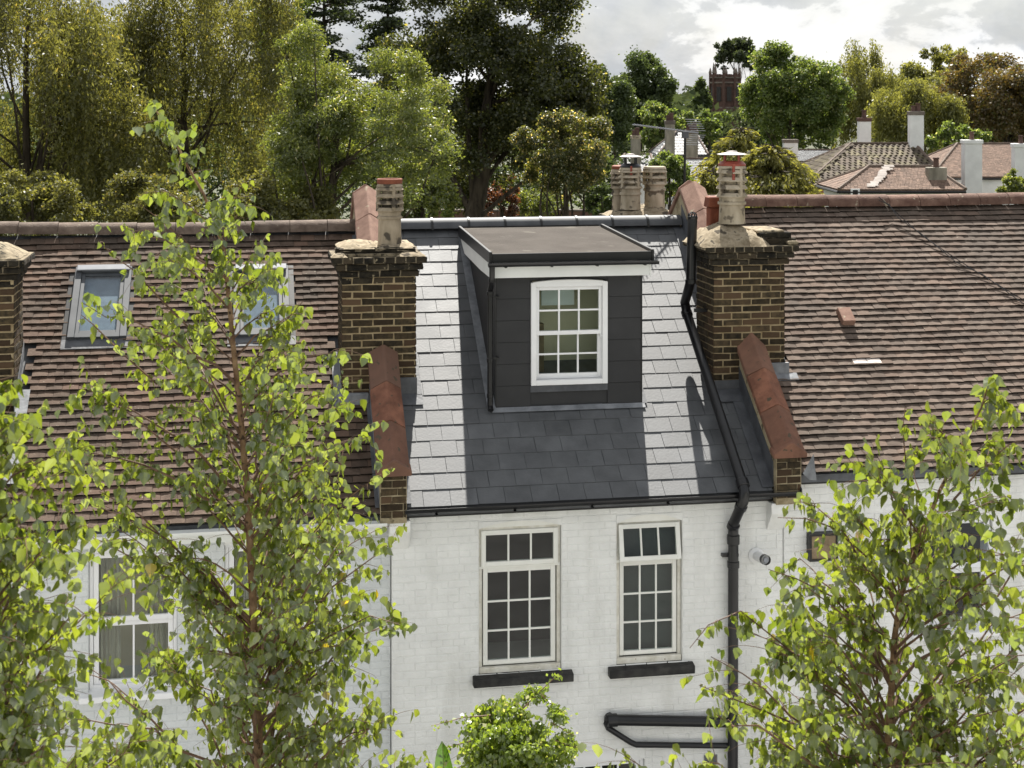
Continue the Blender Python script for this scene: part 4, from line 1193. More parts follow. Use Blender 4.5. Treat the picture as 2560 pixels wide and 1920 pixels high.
# ------------------------------------------------------------------ dormer
dm = MB()
zf0, zf1 = 7.092, 7.280                     # fascia
ztopF, ztopB = 7.345, 7.430                 # flat roof surface front, back
yb = 3.22
WX0, WX1, WZ0, WZ1 = 3.062, 3.913, 5.905, 7.045
def_z = lambda y: MID.z(y)
# carcass: front wall round the window, two cheeks
zb = MID.z(D_Y) - 0.05
t = 0.10
fw = MB(); wall_boxes(fw, D_X0 + 0.02, D_X1 - 0.02, zb, zf0 + 0.05, D_Y + 0.012, D_Y + 0.11, [(WX0 + 0.02, WX1 - 0.02, WZ0 + 0.02, WZ1 - 0.01)])
dorm = fw.build('dormer', 'panel', MH, label='charcoal flat-roofed dormer with white sash window')
for xa, xb in ((D_X0, D_X0 + t), (D_X1 - t, D_X1)):
    MB().extr([(xa, D_Y + 0.012, zb), (xa, yb, MID.z(yb) - 0.05), (xa, yb, ztopB - 0.03), (xa, D_Y + 0.012, zf0 + 0.1)], (xb - xa, 0, 0)).build('cheek', 'panel', dorm)
# cladding panels of the front in courses
ch_ = 0.2355
zz = zf0 - 0.01
row = 0
pan_items = []
r = random.Random(4)
while zz > zb + 0.03:
    z1_, z0_ = zz, max(zz - ch_ + 0.004, zb)
    for (xa, xb) in ((D_X0 - 0.004, WX0 - 0.004), (WX1 + 0.004, D_X1 + 0.004)):
        if z0_ > WZ0 - 0.12 or True:
            inside = z1_ > WZ0 - 0.085
            if not inside and xa < 3: xa, xb = D_X0 - 0.004, D_X1 + 0.004
            elif not inside: continue
            cuts = [xa, xb]
            if not inside: cuts = [xa, xa + 0.42 + 0.2 * (row % 2), xa + 0.95 + 0.1 * (row % 2), xb]
            elif False: cuts = [xa, xa + 0.16 if xa < 3 else xb - 0.13, xb]
            for c0, c1 in zip(cuts, cuts[1:]):
                m = MB(); jy = r.uniform(-0.0008, 0.0008)
                m.hexa([(c0 + 0.0012, D_Y - 0.006 + jy, z0_), (c1 - 0.0012, D_Y - 0.006 + jy, z0_), (c1 - 0.0012, D_Y + 0.012, z0_), (c0 + 0.0012, D_Y + 0.012, z0_), (c0 + 0.0012, D_Y + 0.000 + jy, z1_), (c1 - 0.0012, D_Y + 0.000 + jy, z1_), (c1 - 0.0012, D_Y + 0.012, z1_), (c0 + 0.0012, D_Y + 0.012, z1_)])
                m.build('panel', 'panel', dorm)
    zz -= ch_; row += 1
# corner trims
for xx in (D_X0 - 0.006, D_X1 - 0.004):
    MB().box(xx, xx + 0.012, D_Y - 0.010, D_Y + 0.03, zb + 0.02, zf0).build('corner_trim', 'black_trim', dorm)
# fascia boards
MB().box(2.618, 4.352, D_Y - 0.15, D_Y - 0.125, zf0, zf1).build('fascia', 'white_trim', dorm, bevel=0.003)
MB().box(2.640, 4.330, D_Y - 0.125, D_Y + 0.005, zf0 + 0.006, zf0 + 0.014).build('soffit', 'white_trim', dorm)
for xa in (2.600, 4.352):
    MB().extr([(xa, D_Y - 0.152, zf0 - 0.002), (xa, D_Y - 0.152, zf1), (xa, yb - 0.08, ztopB - 0.08), (xa, yb - 0.12, ztopB - 0.10), (xa, 2.72, zf0 + 0.07), (xa, D_Y + 0.6, zf0 + 0.01)], (0.018, 0, 0)).build('fascia', 'white_trim', dorm)
# flat roof deck with upstand trims
rd = MB(); rd.hexa([(2.60, D_Y - 0.17, zf1 + 0.001), (4.37, D_Y - 0.17, zf1 + 0.001), (4.37, yb + 0.05, ztopB - 0.07), (2.60, yb + 0.05, ztopB - 0.07), (2.60, D_Y - 0.17, ztopF), (4.37, D_Y - 0.17, ztopF), (4.37, yb + 0.05, ztopB), (2.60, yb + 0.05, ztopB)])
rd.build('flat_roof', 'felt', dorm)
for xa in (2.578, 4.362):
    m = MB(); y0_, y1_ = D_Y - 0.185, yb - 0.12
    m.hexa([(xa, y0_, zf1 - 0.03), (xa + 0.032, y0_, zf1 - 0.03), (xa + 0.032, y1_, ztopB - 0.10), (xa, y1_, ztopB - 0.10), (xa, y0_, ztopF + 0.032), (xa + 0.032, y0_, ztopF + 0.032), (xa + 0.032, y1_, ztopB + 0.032), (xa, y1_, ztopB + 0.032)])
    m.build('roof_trim', 'black_trim', dorm, bevel=0.004)
m = MB(); m.box(2.611, 4.361, D_Y - 0.188, D_Y - 0.160, zf1 - 0.022, ztopF + 0.012); m.build('roof_trim', 'black_trim', dorm, bevel=0.004)
m = MB(); m.hexa([(2.611, yb - 0.02, ztopB - 0.02), (4.361, yb - 0.02, ztopB - 0.02), (4.361, yb + 0.10, ztopB - 0.02), (2.611, yb + 0.10, ztopB - 0.02), (2.611, yb - 0.02, ztopB + 0.012), (4.361, yb - 0.02, ztopB + 0.012), (4.361, yb + 0.10, ztopB + 0.03), (2.611, yb + 0.10, ztopB + 0.03)])
m.build('roof_trim', 'black_trim', dorm)
# gutter, outlet and downpipe
gd = gutter(dorm, 2.56, 4.43, D_Y - 0.232, zf1 - 0.022, 0.040, 'black')
def dbrk(xx): MB().box(xx - 0.012, xx + 0.012, D_Y - 0.25, D_Y - 0.15, zf1 - 0.070, zf1 - 0.061).build('gutter_bracket', 'black', dorm)
for xx in (2.75, 3.25, 3.75, 4.28): dbrk(xx)
dpx, dpy = 2.607, D_Y - 0.06
MB().tube([(2.60, D_Y - 0.235, zf1 - 0.05), (2.60, D_Y - 0.235, zf1 - 0.16), (2.601, D_Y - 0.20, zf1 - 0.24), (dpx, dpy, zf1 - 0.33), (dpx, dpy, MID.z(dpy) + 0.10), (dpx + 0.0, dpy - 0.05, MID.z(dpy) + 0.055)], 0.031, 12).build('downpipe', 'black', dorm, smooth=True)
for zz_ in (zf1 - 0.20, zf1 - 0.36, 6.2, 5.82):
    yy = dpy if zz_ < zf1 - 0.3 else D_Y - 0.215
    MB().lathe([(0.031, zz_ - 0.025), (0.037, zz_ - 0.02), (0.037, zz_ + 0.02), (0.031, zz_ + 0.025)], dpx if zz_ < zf1 - 0.3 else 2.601, yy, 12).build('collar', 'black', dorm, smooth=True)
for zz_ in (zf1 - 0.40, 6.22):
    MB().box(dpx, dpx + 0.10, dpy - 0.008, dpy + 0.05, zz_ - 0.008, zz_ + 0.008).build('pipe_bracket', 'black', dorm)
# lead round the foot and up the cheeks
strip_on(MID, D_X0 - 0.05, D_X1 + 0.03, D_Y - 0.060, D_Y - 0.004, 0.024, 'lead', dorm)
strip_on(MID, D_X0 - 0.095, D_X0 - 0.004, D_Y - 0.01, yb - 0.05, 0.024, 'lead', dorm)
strip_on(MID, D_X1 + 0.004, D_X1 + 0.06, D_Y - 0.01, yb - 0.05, 0.024, 'lead_dark', dorm)
# sash window
fr = MB(); frame_ring(fr, WX0, WX1, WZ0, WZ1 - 0.025, D_Y - 0.035, D_Y + 0.07, 0.058, 0.055, 0.05)
wd = fr.build('window_frame', 'upvc', dorm, bevel=0.004)
n = 14; pts = [(WX0, D_Y - 0.034, WZ1 - 0.028)] + [(WX0 + (WX1 - WX0) * i / n, D_Y - 0.034, WZ1 - 0.028 + 0.03 * (1 - (2 * i / n - 1) ** 2) ** 0.7) for i in range(1, n)] + [(WX1, D_Y - 0.034, WZ1 - 0.028)]
MB().extr(pts, (0, 0.06, 0)).build('arched_head', 'upvc', dorm)
sash(dorm, WX0 + 0.060, WX1 - 0.060, 6.445, WZ1 - 0.078, D_Y - 0.005, 'upvc', 3, 2, 0.034, 0.045, 0.019)
sash(dorm, WX0 + 0.055, WX1 - 0.055, WZ0 + 0.058, 6.485, D_Y + 0.040, 'upvc', 3, 2, 0.044, 0.055, 0.019)
for s in (WX0 + 0.058, WX1 - 0.076):
    MB().box(s, s + 0.018, D_Y - 0.004, D_Y + 0.03, 6.40, 6.445).build('sash_horn', 'upvc', dorm, bevel=0.004)
MB().box(WX0 - 0.004, WX1 + 0.004, D_Y - 0.010, D_Y + 0.03, WZ0 - 0.075, WZ0 - 0.003).build('sill_flashing', 'lead_dark', dorm)
# loft room behind
lr = MB()
lr.box(D_X0 + 0.11, D_X1 - 0.11, 1.50, 1.55, 5.2, 7.22)
lr.box(D_X0 + 0.11, D_X1 - 0.11, D_Y + 0.14, 1.49, 5.62, 5.66)
lr.box(D_X0 + 0.11, D_X1 - 0.11, D_Y + 0.14, 1.49, 7.20, 7.235)
lr.build('loft_room', 'interior', dorm)
MB().box(3.0, 3.30, 1.36, 1.48, 5.67, 6.5).build('wardrobe', 'wood', dorm)
MB().box(3.25, 3.62, 1.25, 1.27, 6.72, 7.0).build('picture_board', 'upvc', dorm)

# ------------------------------------------------------------------ roof windows of the left house
for xa, xb, y0_, y1_ in RW:
    qa, qb = LEFT.q_of_y(y0_), LEFT.q_of_y(y1_)
    base = Matrix.Translation(LEFT.pt(0, 0, 0)) @ Matrix.Rotation(LEFT.p, 4, 'X')
    def lb(name, mat, parent, x0_, x1_, q0_, q1_, h0, h1, bev=0.0):
        m = MB(); m.box(x0_, x1_, q0_, q1_, h0, h1)
        o = m.build(name, mat, parent, bevel=bev)
        return o
    f = MB(); 
    ww = 0.075
    f.box(xa, xa + ww, qa, qb, -0.02, 0.075); f.box(xb - ww, xb, qa, qb, -0.02, 0.075); f.box(xa + ww, xb - ww, qb - 0.10, qb, -0.02, 0.085); f.box(xa + ww, xb - ww, qa, qa + 0.07, -0.02, 0.070)
    rw = f.build('roof_window', 'grey_metal', LH, bevel=0.004)
    rw.matrix_basis = base
    subs = [lb('pane', 'glass_sky', rw, xa + ww + 0.04, xb - ww - 0.04, qa + 0.11, qb - 0.10, 0.045, 0.051),
            lb('blind', 'blind_pale', rw, xa + ww, xb - ww, qa + 0.07, qb - 0.08, 0.0, 0.01),
            lb('top_cover', 'alu', rw, xa + 0.02, xb - 0.02, qb - 0.095, qb - 0.005, 0.086, 0.110, 0.006),
            lb('flashing_apron', 'lead_dark', rw, xa - 0.06, xb + 0.06, qa - 0.14, qa, 0.030, 0.036),
            lb('side_flashing', 'black_trim', rw, xa - 0.06, xa, qa, qb + 0.04, 0.02, 0.03),
            lb('side_flashing', 'black_trim', rw, xb, xb + 0.06, qa, qb + 0.04, 0.02, 0.03)]
    s_ = MB(); frame_ring(s_, xa + ww + 0.002, xb - ww - 0.002, qa + 0.072, qb - 0.102, 0, 1, 0.042)
    s2 = MB(); s2.f = s_.f; s2.v = [(v[0], v[2], 0.03 + 0.03 * v[1]) for v in s_.v]
    s2.build('sash', 'grey_metal', rw, bevel=0.003)
#MB().box(-1.95, -1.22, 0, 0.07, 0, 0.012).build('tile_lip', 'terracotta', left_roof).matrix_basis = LEFT.mat(0, LEFT.q_of_y(1.70), 0.03)

#@@FOLIAGE@@
# ------------------------------------------------------------------ tv aerial and roof cable
ma = at(1478, 392, 20.2); mt_ = at(1480, 292, 20.2)
aer = thing('tv_aerial', (ma.x, ma.y, ma.z - 0.35), 'television aerial on a dark mast rising behind the red coping', 'aerial')
MB().tube([ma + Vector((0, 0, -0.35)), mt_ + Vector((0, 0, 0.03))], 0.017, 8).build('mast', 'black_trim', aer, smooth=True)
bA, bB = at(1368, 269, 19.8), at(1508, 287, 20.4)
MB().tube([bA, bB], 0.012, 6).build('boom', 'alu', aer)
bd = (bB - bA).normalized()
side = bd.cross(Vector((0, 0, 1))).normalized()
for k in range(17):
    p = bA + (bB - bA) * (0.02 + 0.70 * k / 16)
    l = 0.045 + 0.015 * (k / 16)
    MB().tube([p - side * l, p + side * l], 0.006, 5).build('element', 'alu', aer)
    MB().tube([p - Vector((0, 0, l * 0.35)), p + Vector((0, 0, l * 0.35))], 0.004, 5).build('element', 'alu', aer)
for s in (-1, 1):
    rf_ = MB(); c = bB - bd * 0.10
    for k in range(6):
        z = s * (0.03 + 0.028 * k)
        q_ = c + Vector((0, 0, z)) + bd * (0.10 - 0.02 * k) * 1.0
        MB().tube([q_ - side * 0.15, q_ + side * 0.15], 0.005, 5).build('reflector_rod', 'lead', aer)
MB().box(-0.04, 0.04, -0.03, 0.03, -0.04, 0.05).build('clamp', 'lead_dark', aer).matrix_basis = Matrix.Translation(mt_)

cpx = [(2197, 492, .15), (2222, 514, .11), (2247, 537, .08), (2305, 589, .05), (2391, 647, .05), (2458, 690, .05), (2554, 747, .05), (2640, 795, .06)]
nR = Vector((0, -math.sin(RIGHT.p), math.cos(RIGHT.p)))
cab = thing('roof_cable', RIGHT.pt(8.6, 2.6, 0.0), 'thin black twin cable sagging down the brown tiles from the ridge', 'cable')
for k in range(2):
    pts = []
    for i, (u, v, h) in enumerate(cpx):
        d = FWD + ((u - 1280) / 3800.0) * RGT + ((250 - v - k * 9 + (12 if k and i % 2 else 0)) / 3800.0) * Vector((0, 0, 1))
        p0 = RIGHT.pt(0, 0, h + 0.012)
        pts.append(CAM + d * ((p0 - CAM).dot(nR) / d.dot(nR)))
    MB().tube(pts, 0.0055, 6).build('cable', 'black', cab)

# ------------------------------------------------------------------ leaf clouds (numpy)
NR = np.random.default_rng(11)
RH_TPL = (np.array([(0, 0, 0), (-0.36, 0.42, 0.05), (0, 1, 0), (0.36, 0.42, 0.05)], float), [(0, 3, 2, 1)])
NARROW = (np.array([(0, 0, 0), (-0.17, 0.45, 0.03), (0, 1, 0), (0.17, 0.45, 0.03)], float), [(0, 3, 2, 1)])
BIRCH = (np.array([(0, 0, 0), (-0.40, 0.20, 0.07), (-0.43, 0.42, 0.06), (-0.24, 0.74, 0.02), (0, 1.08, -0.07), (0.24, 0.74, 0.02), (0.43, 0.42, 0.06), (0.40, 0.20, 0.07), (0, 0.40, -0.035)], float),
         [(0, 8, 1), (1, 8, 2), (2, 8, 3), (3, 8, 4), (4, 8, 5), (5, 8, 6), (6, 8, 7), (7, 8, 0)])

def unit(a): return a / np.maximum(np.linalg.norm(a, axis=-1, keepdims=True), 1e-9)
def frames(axis, nrm):
    y = unit(axis); z = unit(nrm - y * np.sum(nrm * y, axis=1, keepdims=True)); x = np.cross(y, z)
    return np.stack([x, y, z], axis=2)          # columns
def leaf_cloud(name, P, size, axis, nrm, tpl, mat, parent, kind='stuff', smooth=False):
    tv, tf = tpl
    F = frames(axis, nrm)
    V = np.einsum('nij,kj->nki', F, tv) * size[:, None, None] + P[:, None, :]
    n, k = len(P), len(tv)
    me = bpy.data.meshes.new(name)
    idx = np.array(tf); fl = idx.shape[1]
    loops = (idx[None] + (np.arange(n) * k)[:, None, None]).reshape(-1)
    nf = n * len(tf)
    me.vertices.add(n * k); me.vertices.foreach_set('co', V.reshape(-1).astype(np.float32))
    me.loops.add(len(loops)); me.loops.foreach_set('vertex_index', loops.astype(np.int32))
    me.polygons.add(nf)
    me.polygons.foreach_set('loop_start', (np.arange(nf) * fl).astype(np.int32))
    me.update(calc_edges=True)
    me.materials.append(M[mat])
    o = bpy.data.objects.new(name, me)
    link(o, parent)
    if kind: o['kind'] = kind
    return o
def rdir(n):
    return unit(NR.normal(size=(n, 3)))

def limb_path(a, b, bend=0.15, n=4):
    a, b = Vector(a), Vector(b); d = b - a
    off = Vector(NR.normal(size=3)) * d.length * bend
    off.z = abs(off.z) * 0.6
    return [a + d * (i / n) + off * math.sin(math.pi * i / n) for i in range(n + 1)]

def trunk_mesh(base, top, r0, limbs, parent, mat='bark', rt=None):
    """tapered trunk with its limbs, one mesh"""
    m = MB()
    base, top = Vector(base), Vector(top)
    n = 7; pts = []; rs = []
    for i in range(n + 1):
        f = i / n
        p = base + (top - base) * f
        p += Vector((NR.normal(), NR.normal(), 0)) * r0 * 0.25 * (0 if i in (0,) else 1)
        pts.append(p); rs.append(r0 * (1.35 if i == 0 else 1.0) * (1 - 0.78 * f))
    m.tube(pts, rs, 8)
    for tip in limbs:
        f = NR.uniform(0.25, 0.95)
        s = base + (top - base) * f
        tip = Vector(tip)
        if tip.z < s.z: s = base + (top - base) * max(0.2, f * 0.5)
        path = limb_path(s, tip, 0.10)
        r = r0 * 0.34 * (1 - 0.6 * f)
        m.tube(path, [r * (1 - 0.75 * i / 4) for i in range(5)], 5, False)
    return m.build('trunk', mat, parent, smooth=True)

def broad_crown(c, rad, nclump, nleaf, ls, clump_r=0.26, shell=0.55, lean=0.0, flat=0.8, noise=0.18, lobes=11):
    """boughs of several clumps each through an uneven ellipsoid, leaves in a rounded shell round each clump"""
    c = np.array(c); rad = np.array(rad)
    nb = max(5, lobes)
    i = np.arange(nb) + 0.5
    el = np.arcsin(np.clip(1 - 1.75 * i / nb, -1, 1)); az = i * 2.39996 + NR.uniform(0, 6.28)
    LD = np.stack([np.cos(az) * np.cos(el), np.sin(az) * np.cos(el), np.sin(el)], 1) + NR.normal(size=(nb, 3)) * 0.16
    LD[:, 2] = np.maximum(LD[:, 2], -0.85)
    lr = NR.uniform(0.30, 0.52, nb)
    LC = LD * (0.62 * (1 + noise * NR.normal(size=nb)))[:, None]
    LC = np.concatenate([LC, [[0, 0, 0]]]); lr = np.append(lr, 0.55)
    li = NR.choice(nb + 1, nclump, p=lr ** 2 / (lr ** 2).sum())
    d = rdir(nclump) + 0.35 * unit(LC[li]) + np.array([0, 0, 0.25]); d = unit(d)
    C = c + (LC[li] + d * (lr[li] * (shell + (1 - shell) * NR.random(nclump) ** 0.5))[:, None]) * rad
    cr = clump_r * 0.62 * rad.mean() * NR.uniform(0.5, 1.35, nclump)
    w = cr ** 2; cnt = NR.multinomial(nleaf, w / w.sum())
    ci = np.repeat(np.arange(nclump), cnt)
    ld_ = rdir(nleaf)
    ld_[:, 2] += 0.2; ld_ = unit(ld_)
    rf = NR.random(nleaf) ** 0.45
    P = C[ci] + ld_ * (cr[ci] * rf)[:, None] * np.array([1, 1, flat])
    stray = NR.random(nleaf) < 0.08
    P = P + NR.normal(size=(nleaf, 3)) * (cr[ci] * 0.32 * stray)[:, None]
    nrm = unit(ld_ * 0.6 + rdir(nleaf) * 0.9 + np.array([0, 0, 0.35]))
    ax = rdir(nleaf) + np.array([0, 0, -0.35])
    size = ls * NR.uniform(0.6, 1.35, nleaf)
    return P, size, ax, nrm, C

def broadleaf(name, label, cat, px, top, hw, bot, dist, mat, nleaf, ls, nclump=70, group=None, trunk_r=None, base_px=None, clump_r=0.26, shell=0.5, depth=1.0, noise=0.18, flat=0.8, tpl=RH_TPL, mat_trunk='bark', limbs=14):
    """px, top, hw, bot: crown centre, top, half width, bottom as seen in the photograph (2212 px wide view); dist in metres"""
    pt = at(px, top, dist); pb = at(px, bot, dist); pr = at(px + hw, (top + bot) / 2, dist)
    pc = (pt + pb) / 2
    rx = (pr - pc).dot(RGT) * 0.98; rz = (pt.z - pb.z) / 2 * 0.98
    nleaf = int(nleaf * 2.3); ls *= 0.92; nclump = int(nclump * 2.0)
    bp = at(base_px if base_px else px, bot, dist)
    t = thing(name, (bp.x, bp.y, 0), label, cat, group)
    P, size, ax, nrm, C = broad_crown(pc, (rx, rx * depth, rz), nclump, nleaf, ls, clump_r, shell, noise=noise, flat=flat)
    tr = trunk_r or max(0.12, rx * 0.075)
    k = NR.choice(len(C), min(limbs, len(C)), replace=False)
    trunk_mesh((bp.x, bp.y, 0), (pc.x, pc.y, pc.z + rz * 0.35), tr, [C[i] for i in k], t, mat_trunk)
    leaf_cloud('crown', P, size, ax, nrm, tpl, mat, t)
    return t

def weeping(name, label, px, top, hw, bot, dist, mat, nstr, per, ls, group=None, lo=(0.5, 2.6), base_px=None, trunk_r=0.22, tpl=NARROW, depth=0.8, cat='tree'):
    pt = at(px, top, dist); pb = at(px, bot, dist); pr = at(px + hw, (top + bot) / 2, dist)
    pc = (pt + pb) / 2
    rx = (pr - pc).dot(RGT); rz = (pt.z - pb.z) / 2
    bp = at(base_px if base_px else px, bot, dist)
    t = thing(name, (bp.x, bp.y, 0), label, cat, group)
    nstr = int(nstr * 2.3); ls *= 1.08
    nc_ = 38
    cdir = rdir(nc_); cdir[:, 2] = np.maximum(cdir[:, 2], -0.75)
    CC = cdir * (0.25 + 0.72 * NR.random(nc_) ** 0.5)[:, None]
    ck = NR.choice(nc_, nstr)
    q0 = CC[ck] + rdir(nstr) * (0.24 * NR.random(nstr) ** 0.6 + 0.02)[:, None]
    d = unit(q0 + 1e-6)
    S = np.array(pc) + q0 * np.array([rx, rx * depth, rz])
    S[:, 2] += 0.25 * (lo[0] + lo[1])
    ln = NR.uniform(lo[0], lo[1], nstr)
    tt = NR.random((nstr, per)) ** 0.9
    out = d * np.array([1, 1, 0])
    P = S[:, None, :] + out[:, None, :] * (0.35 * np.sqrt(tt) * ln[:, None] * 0.35)[:, :, None]
    P = P + np.array([0, 0, -1.0]) * (tt ** 1.4 * ln[:, None])[:, :, None]
    sp = 0.05 + 0.10 * (1 - tt)
    P = P + NR.normal(size=P.shape) * sp[:, :, None] * np.array([1, 1, 0.6])
    P = P.reshape(-1, 3); n = len(P)
    ax = NR.normal(size=(n, 3)) * 0.55 + np.array([0, 0, -0.8])
    nrm = rdir(n) + np.array([0, 0, 0.25])
    size = ls * NR.uniform(0.6, 1.4, n)
    k = NR.choice(nstr, 22, replace=False)
    trunk_mesh((bp.x, bp.y, 0), (pc.x, pc.y, pc.z + rz * 0.6), trunk_r, [S[i] for i in k], t)
    leaf_cloud('crown', P, size, ax, nrm, tpl, mat, t)
    return t

def tiered(name, label, px, top, hw, bot, dist, mat, tiers, per, ls, group=None, sparse=0.5, droop=0.10, base_px=None, trunk_r=0.28):
    """cedar or pine: level plates of foliage on a straight stem"""
    pt = at(px, top, dist); pb = at(px, bot, dist)
    W = (at(px + hw, top, dist) - pt).dot(RGT)
    bp = at(base_px if base_px else px, bot, dist)
    t = thing(name, (bp.x, bp.y, 0), label, 'tree', group)
    P = []; tips = []
    for i in range(tiers):
        f = i / (tiers - 1)
        z = pb.z + (pt.z - pb.z) * f
        rad = W * (0.35 + 0.65 * math.sin(math.pi * (0.20 + 0.72 * (1 - f)))) * NR.uniform(0.75, 1.1)
        for b in range(NR.integers(4, 8)):
            a = NR.uniform(0, 6.28); l = rad * NR.uniform(0.55, 1.0)
            tip = np.array([pt.x + math.cos(a) * l, pt.y + math.sin(a) * l, z - droop * l + NR.normal() * 0.15])
            tips.append(tip)
            n = per
            u = NR.random(n) ** 0.6
            q = np.array([pt.x, pt.y, z + 0.1]) + (tip - np.array([pt.x, pt.y, z + 0.1])) * u[:, None]
            q = q + NR.normal(size=(n, 3)) * np.array([0.22, 0.22, 0.09]) * W * 0.45
            P.append(q)
    P = np.concatenate(P); n = len(P)
    nrm = rdir(n) * 0.7 + np.array([0, 0, 0.8]); ax = rdir(n) * np.array([1, 1, 0.5])
    m = MB()
    m.tube([(bp.x, bp.y, 0), (bp.x, bp.y, pb.z), (pt.x, pt.y, pt.z)], [trunk_r * 1.2, trunk_r, 0.05], 8)
    for tip in tips:
        m.tube([(pt.x, pt.y, tip[2] - 0.2), ((pt.x + tip[0]) / 2, (pt.y + tip[1]) / 2, tip[2] + 0.02), tip], [0.07, 0.045, 0.015], 4, False)
    m.build('trunk', 'bark', t, smooth=True)
    leaf_cloud('crown', P, ls * NR.uniform(0.6, 1.4, n), ax, nrm, RH_TPL, mat, t)
    return t

def feathery(name, label, px, top, hw, bot, dist, mat, nbr, per, ls, group=None, base_px=None):
    """golden spreading conifer: arching branches with hanging sprays"""
    pt = at(px, top, dist); pb = at(px, bot, dist)
    W = (at(px + hw, top, dist) - pt).dot(RGT)
    bp = at(base_px if base_px else px, bot, dist)
    t = thing(name, (bp.x, bp.y, 0), label, 'tree', group)
    P = []; A = []
    m = MB()
    m.tube([(bp.x, bp.y, 0), (bp.x, bp.y, pb.z), (pt.x, pt.y, pt.z)], [0.3, 0.2, 0.03], 8)
    for i in range(nbr):
        f = NR.random()
        z = pb.z + (pt.z - pb.z) * f
        a = NR.uniform(0, 6.28); l = W * (1.05 - 0.88 * f) * NR.uniform(0.35, 1.25)
        dirv = np.array([math.cos(a), math.sin(a), 0])
        u = NR.random(per) ** 0.55
        arch = 0.45 * np.sin(u * 2.2) - 0.55 * u ** 2
        q = np.array([pt.x, pt.y, z]) + dirv * (l * u)[:, None] + np.array([0, 0, 1.0]) * (arch * l * 0.55)[:, None]
        sidev = np.array([-dirv[1], dirv[0], 0])
        q = q + sidev * (NR.normal(size=per) * 0.10 * l * (0.4 + u))[:, None]
        hang = NR.random(per) ** 1.8 * 0.22
        q = q - np.array([0, 0, 1.0]) * hang[:, None]
        P.append(q); A.append(np.tile(dirv * 0.6 + np.array([0, 0, -0.7]), (per, 1)))
        mid = np.array([pt.x, pt.y, z]) + dirv * l * 0.5 + np.array([0, 0, 0.16 * l])
        m.tube([(pt.x, pt.y, z - 0.05), mid, mid + dirv * l * 0.4], [0.05, 0.03, 0.01], 4, False)
    m.build('trunk', 'bark', t, smooth=True)
    P = np.concatenate(P); A = np.concatenate(A); n = len(P)
    leaf_cloud('crown', P, ls * NR.uniform(0.6, 1.5, n), A + NR.normal(size=(n, 3)) * 0.35, rdir(n) + np.array([0, 0, 0.4]), NARROW, mat, t)
    return t

BT = 'trees beyond the terrace'
weeping('weeping_tree', 'tall golden olive weeping tree at the photo\'s left edge beyond the tiled roof', 60, -150, 340, 590, 44, 'f_weep', 760, 62, 0.120, BT, (0.6, 2.8))
broadleaf('leafy_tree', 'tall green tree filling the gap between weeping tree and cedar', 'tree', 600, -40, 110, 330, 66, 'f_bright', 15000, 0.14, 60, BT)
weeping('weeping_tree', 'broad olive weeping tree behind the tip of the tallest birch', 400, -110, 300, 580, 48, 'f_weep', 760, 62, 0.120, BT, (0.6, 2.8))
broadleaf('feathery_tree', 'bright feathery tree arching over the tiled ridge beside the cream chimney pot', 'tree', 740, 75, 215, 530, 39, 'f_ash', 38000, 0.105, 150, BT, 0.22, 660, 0.24, 0.35, 0.8, 0.22, flat=0.7, tpl=NARROW, limbs=22)
broadleaf('garden_shrub', 'leafy shrub low between the cream chimney pot and dark trunk', 'shrub', 910, 345, 85, 500, 58, 'f_ash', 5200, 0.13, 24, 'garden shrubs beyond the ridge', clump_r=0.34)
for (px_, tp_, hw_, lab_) in ((70, 372, 120, 'low olive shrub over the tiled ridge under the leftmost weeping tree'), (330, 385, 130, 'low olive shrub over the tiled ridge behind the tallest birch'), (590, 392, 120, 'low olive shrub over the tiled ridge under the feathery tree')):
    broadleaf('garden_shrub', lab_, 'shrub', px_, tp_, hw_, 545, 37.5, 'f_weep', 9000, 0.085, 50, 'garden shrubs beyond the ridge', clump_r=0.34, noise=0.2)
tiered('cedar_tree', 'dark cedar with level branches showing over the feathery tree', 700, -30, 120, 290, 92, 'f_conifer', 12, 240, 0.24, BT)
tiered('cedar_tree', 'slim dark cedar beside the great dark tree', 838, -30, 85, 280, 95, 'f_conifer', 13, 230, 0.22, BT)
broadleaf('lime_tree', 'great dark leafy tree with thick trunk rising above the slate ridge', 'tree', 1070, -90, 240, 490, 64, 'f_dark', 54000, 0.150, 190, BT, 0.55, 1010, 0.22, 0.35, 0.9, 0.10, limbs=14)
broadleaf('round_tree', 'small round tree with sunlit top and clear stem in front of the great dark tree', 'tree', 1224, 243, 104, 452, 50, 'f_round', 22000, 0.085, 80, BT, 0.20, 1222, 0.27, 0.4, 0.9, 0.08)
broadleaf('copper_shrub', 'rust-coloured shrub under the great dark tree', 'shrub', 1083, 385, 42, 478, 72, 'f_copper', 2600, 0.12, 16, 'garden shrubs beyond the ridge', clump_r=0.36)
broadleaf('garden_shrub', 'yellow-green shrub right of the rust-coloured shrub', 'shrub', 1160, 400, 60, 490, 80, 'f_ash', 2400, 0.15, 16, 'garden shrubs beyond the ridge', clump_r=0.36)
broadleaf('garden_shrub', 'dark green shrub between round tree and rear chimney pots', 'shrub', 1300, 390, 45, 490, 70, 'f_mid', 2400, 0.14, 16, 'garden shrubs beyond the ridge', clump_r=0.36)
broadleaf('garden_shrub', 'green shrub left of the great dark trunk', 'shrub', 975, 385, 45, 490, 76, 'f_bright', 2200, 0.14, 16, 'garden shrubs beyond the ridge', clump_r=0.36)
broadleaf('dark_tree', 'dark rounded tree left of the church tower with sky above it', 'tree', 1385, 106, 66, 345, 150, 'f_mid', 13000, 0.29, 70, BT, shell=0.4, clump_r=0.36, noise=0.06)
broadleaf('dark_tree', 'narrow dark green tree against the great dark tree', 'tree', 1325, 140, 52, 350, 142, 'f_mid', 9000, 0.28, 55, BT, shell=0.35, clump_r=0.38, noise=0.06)
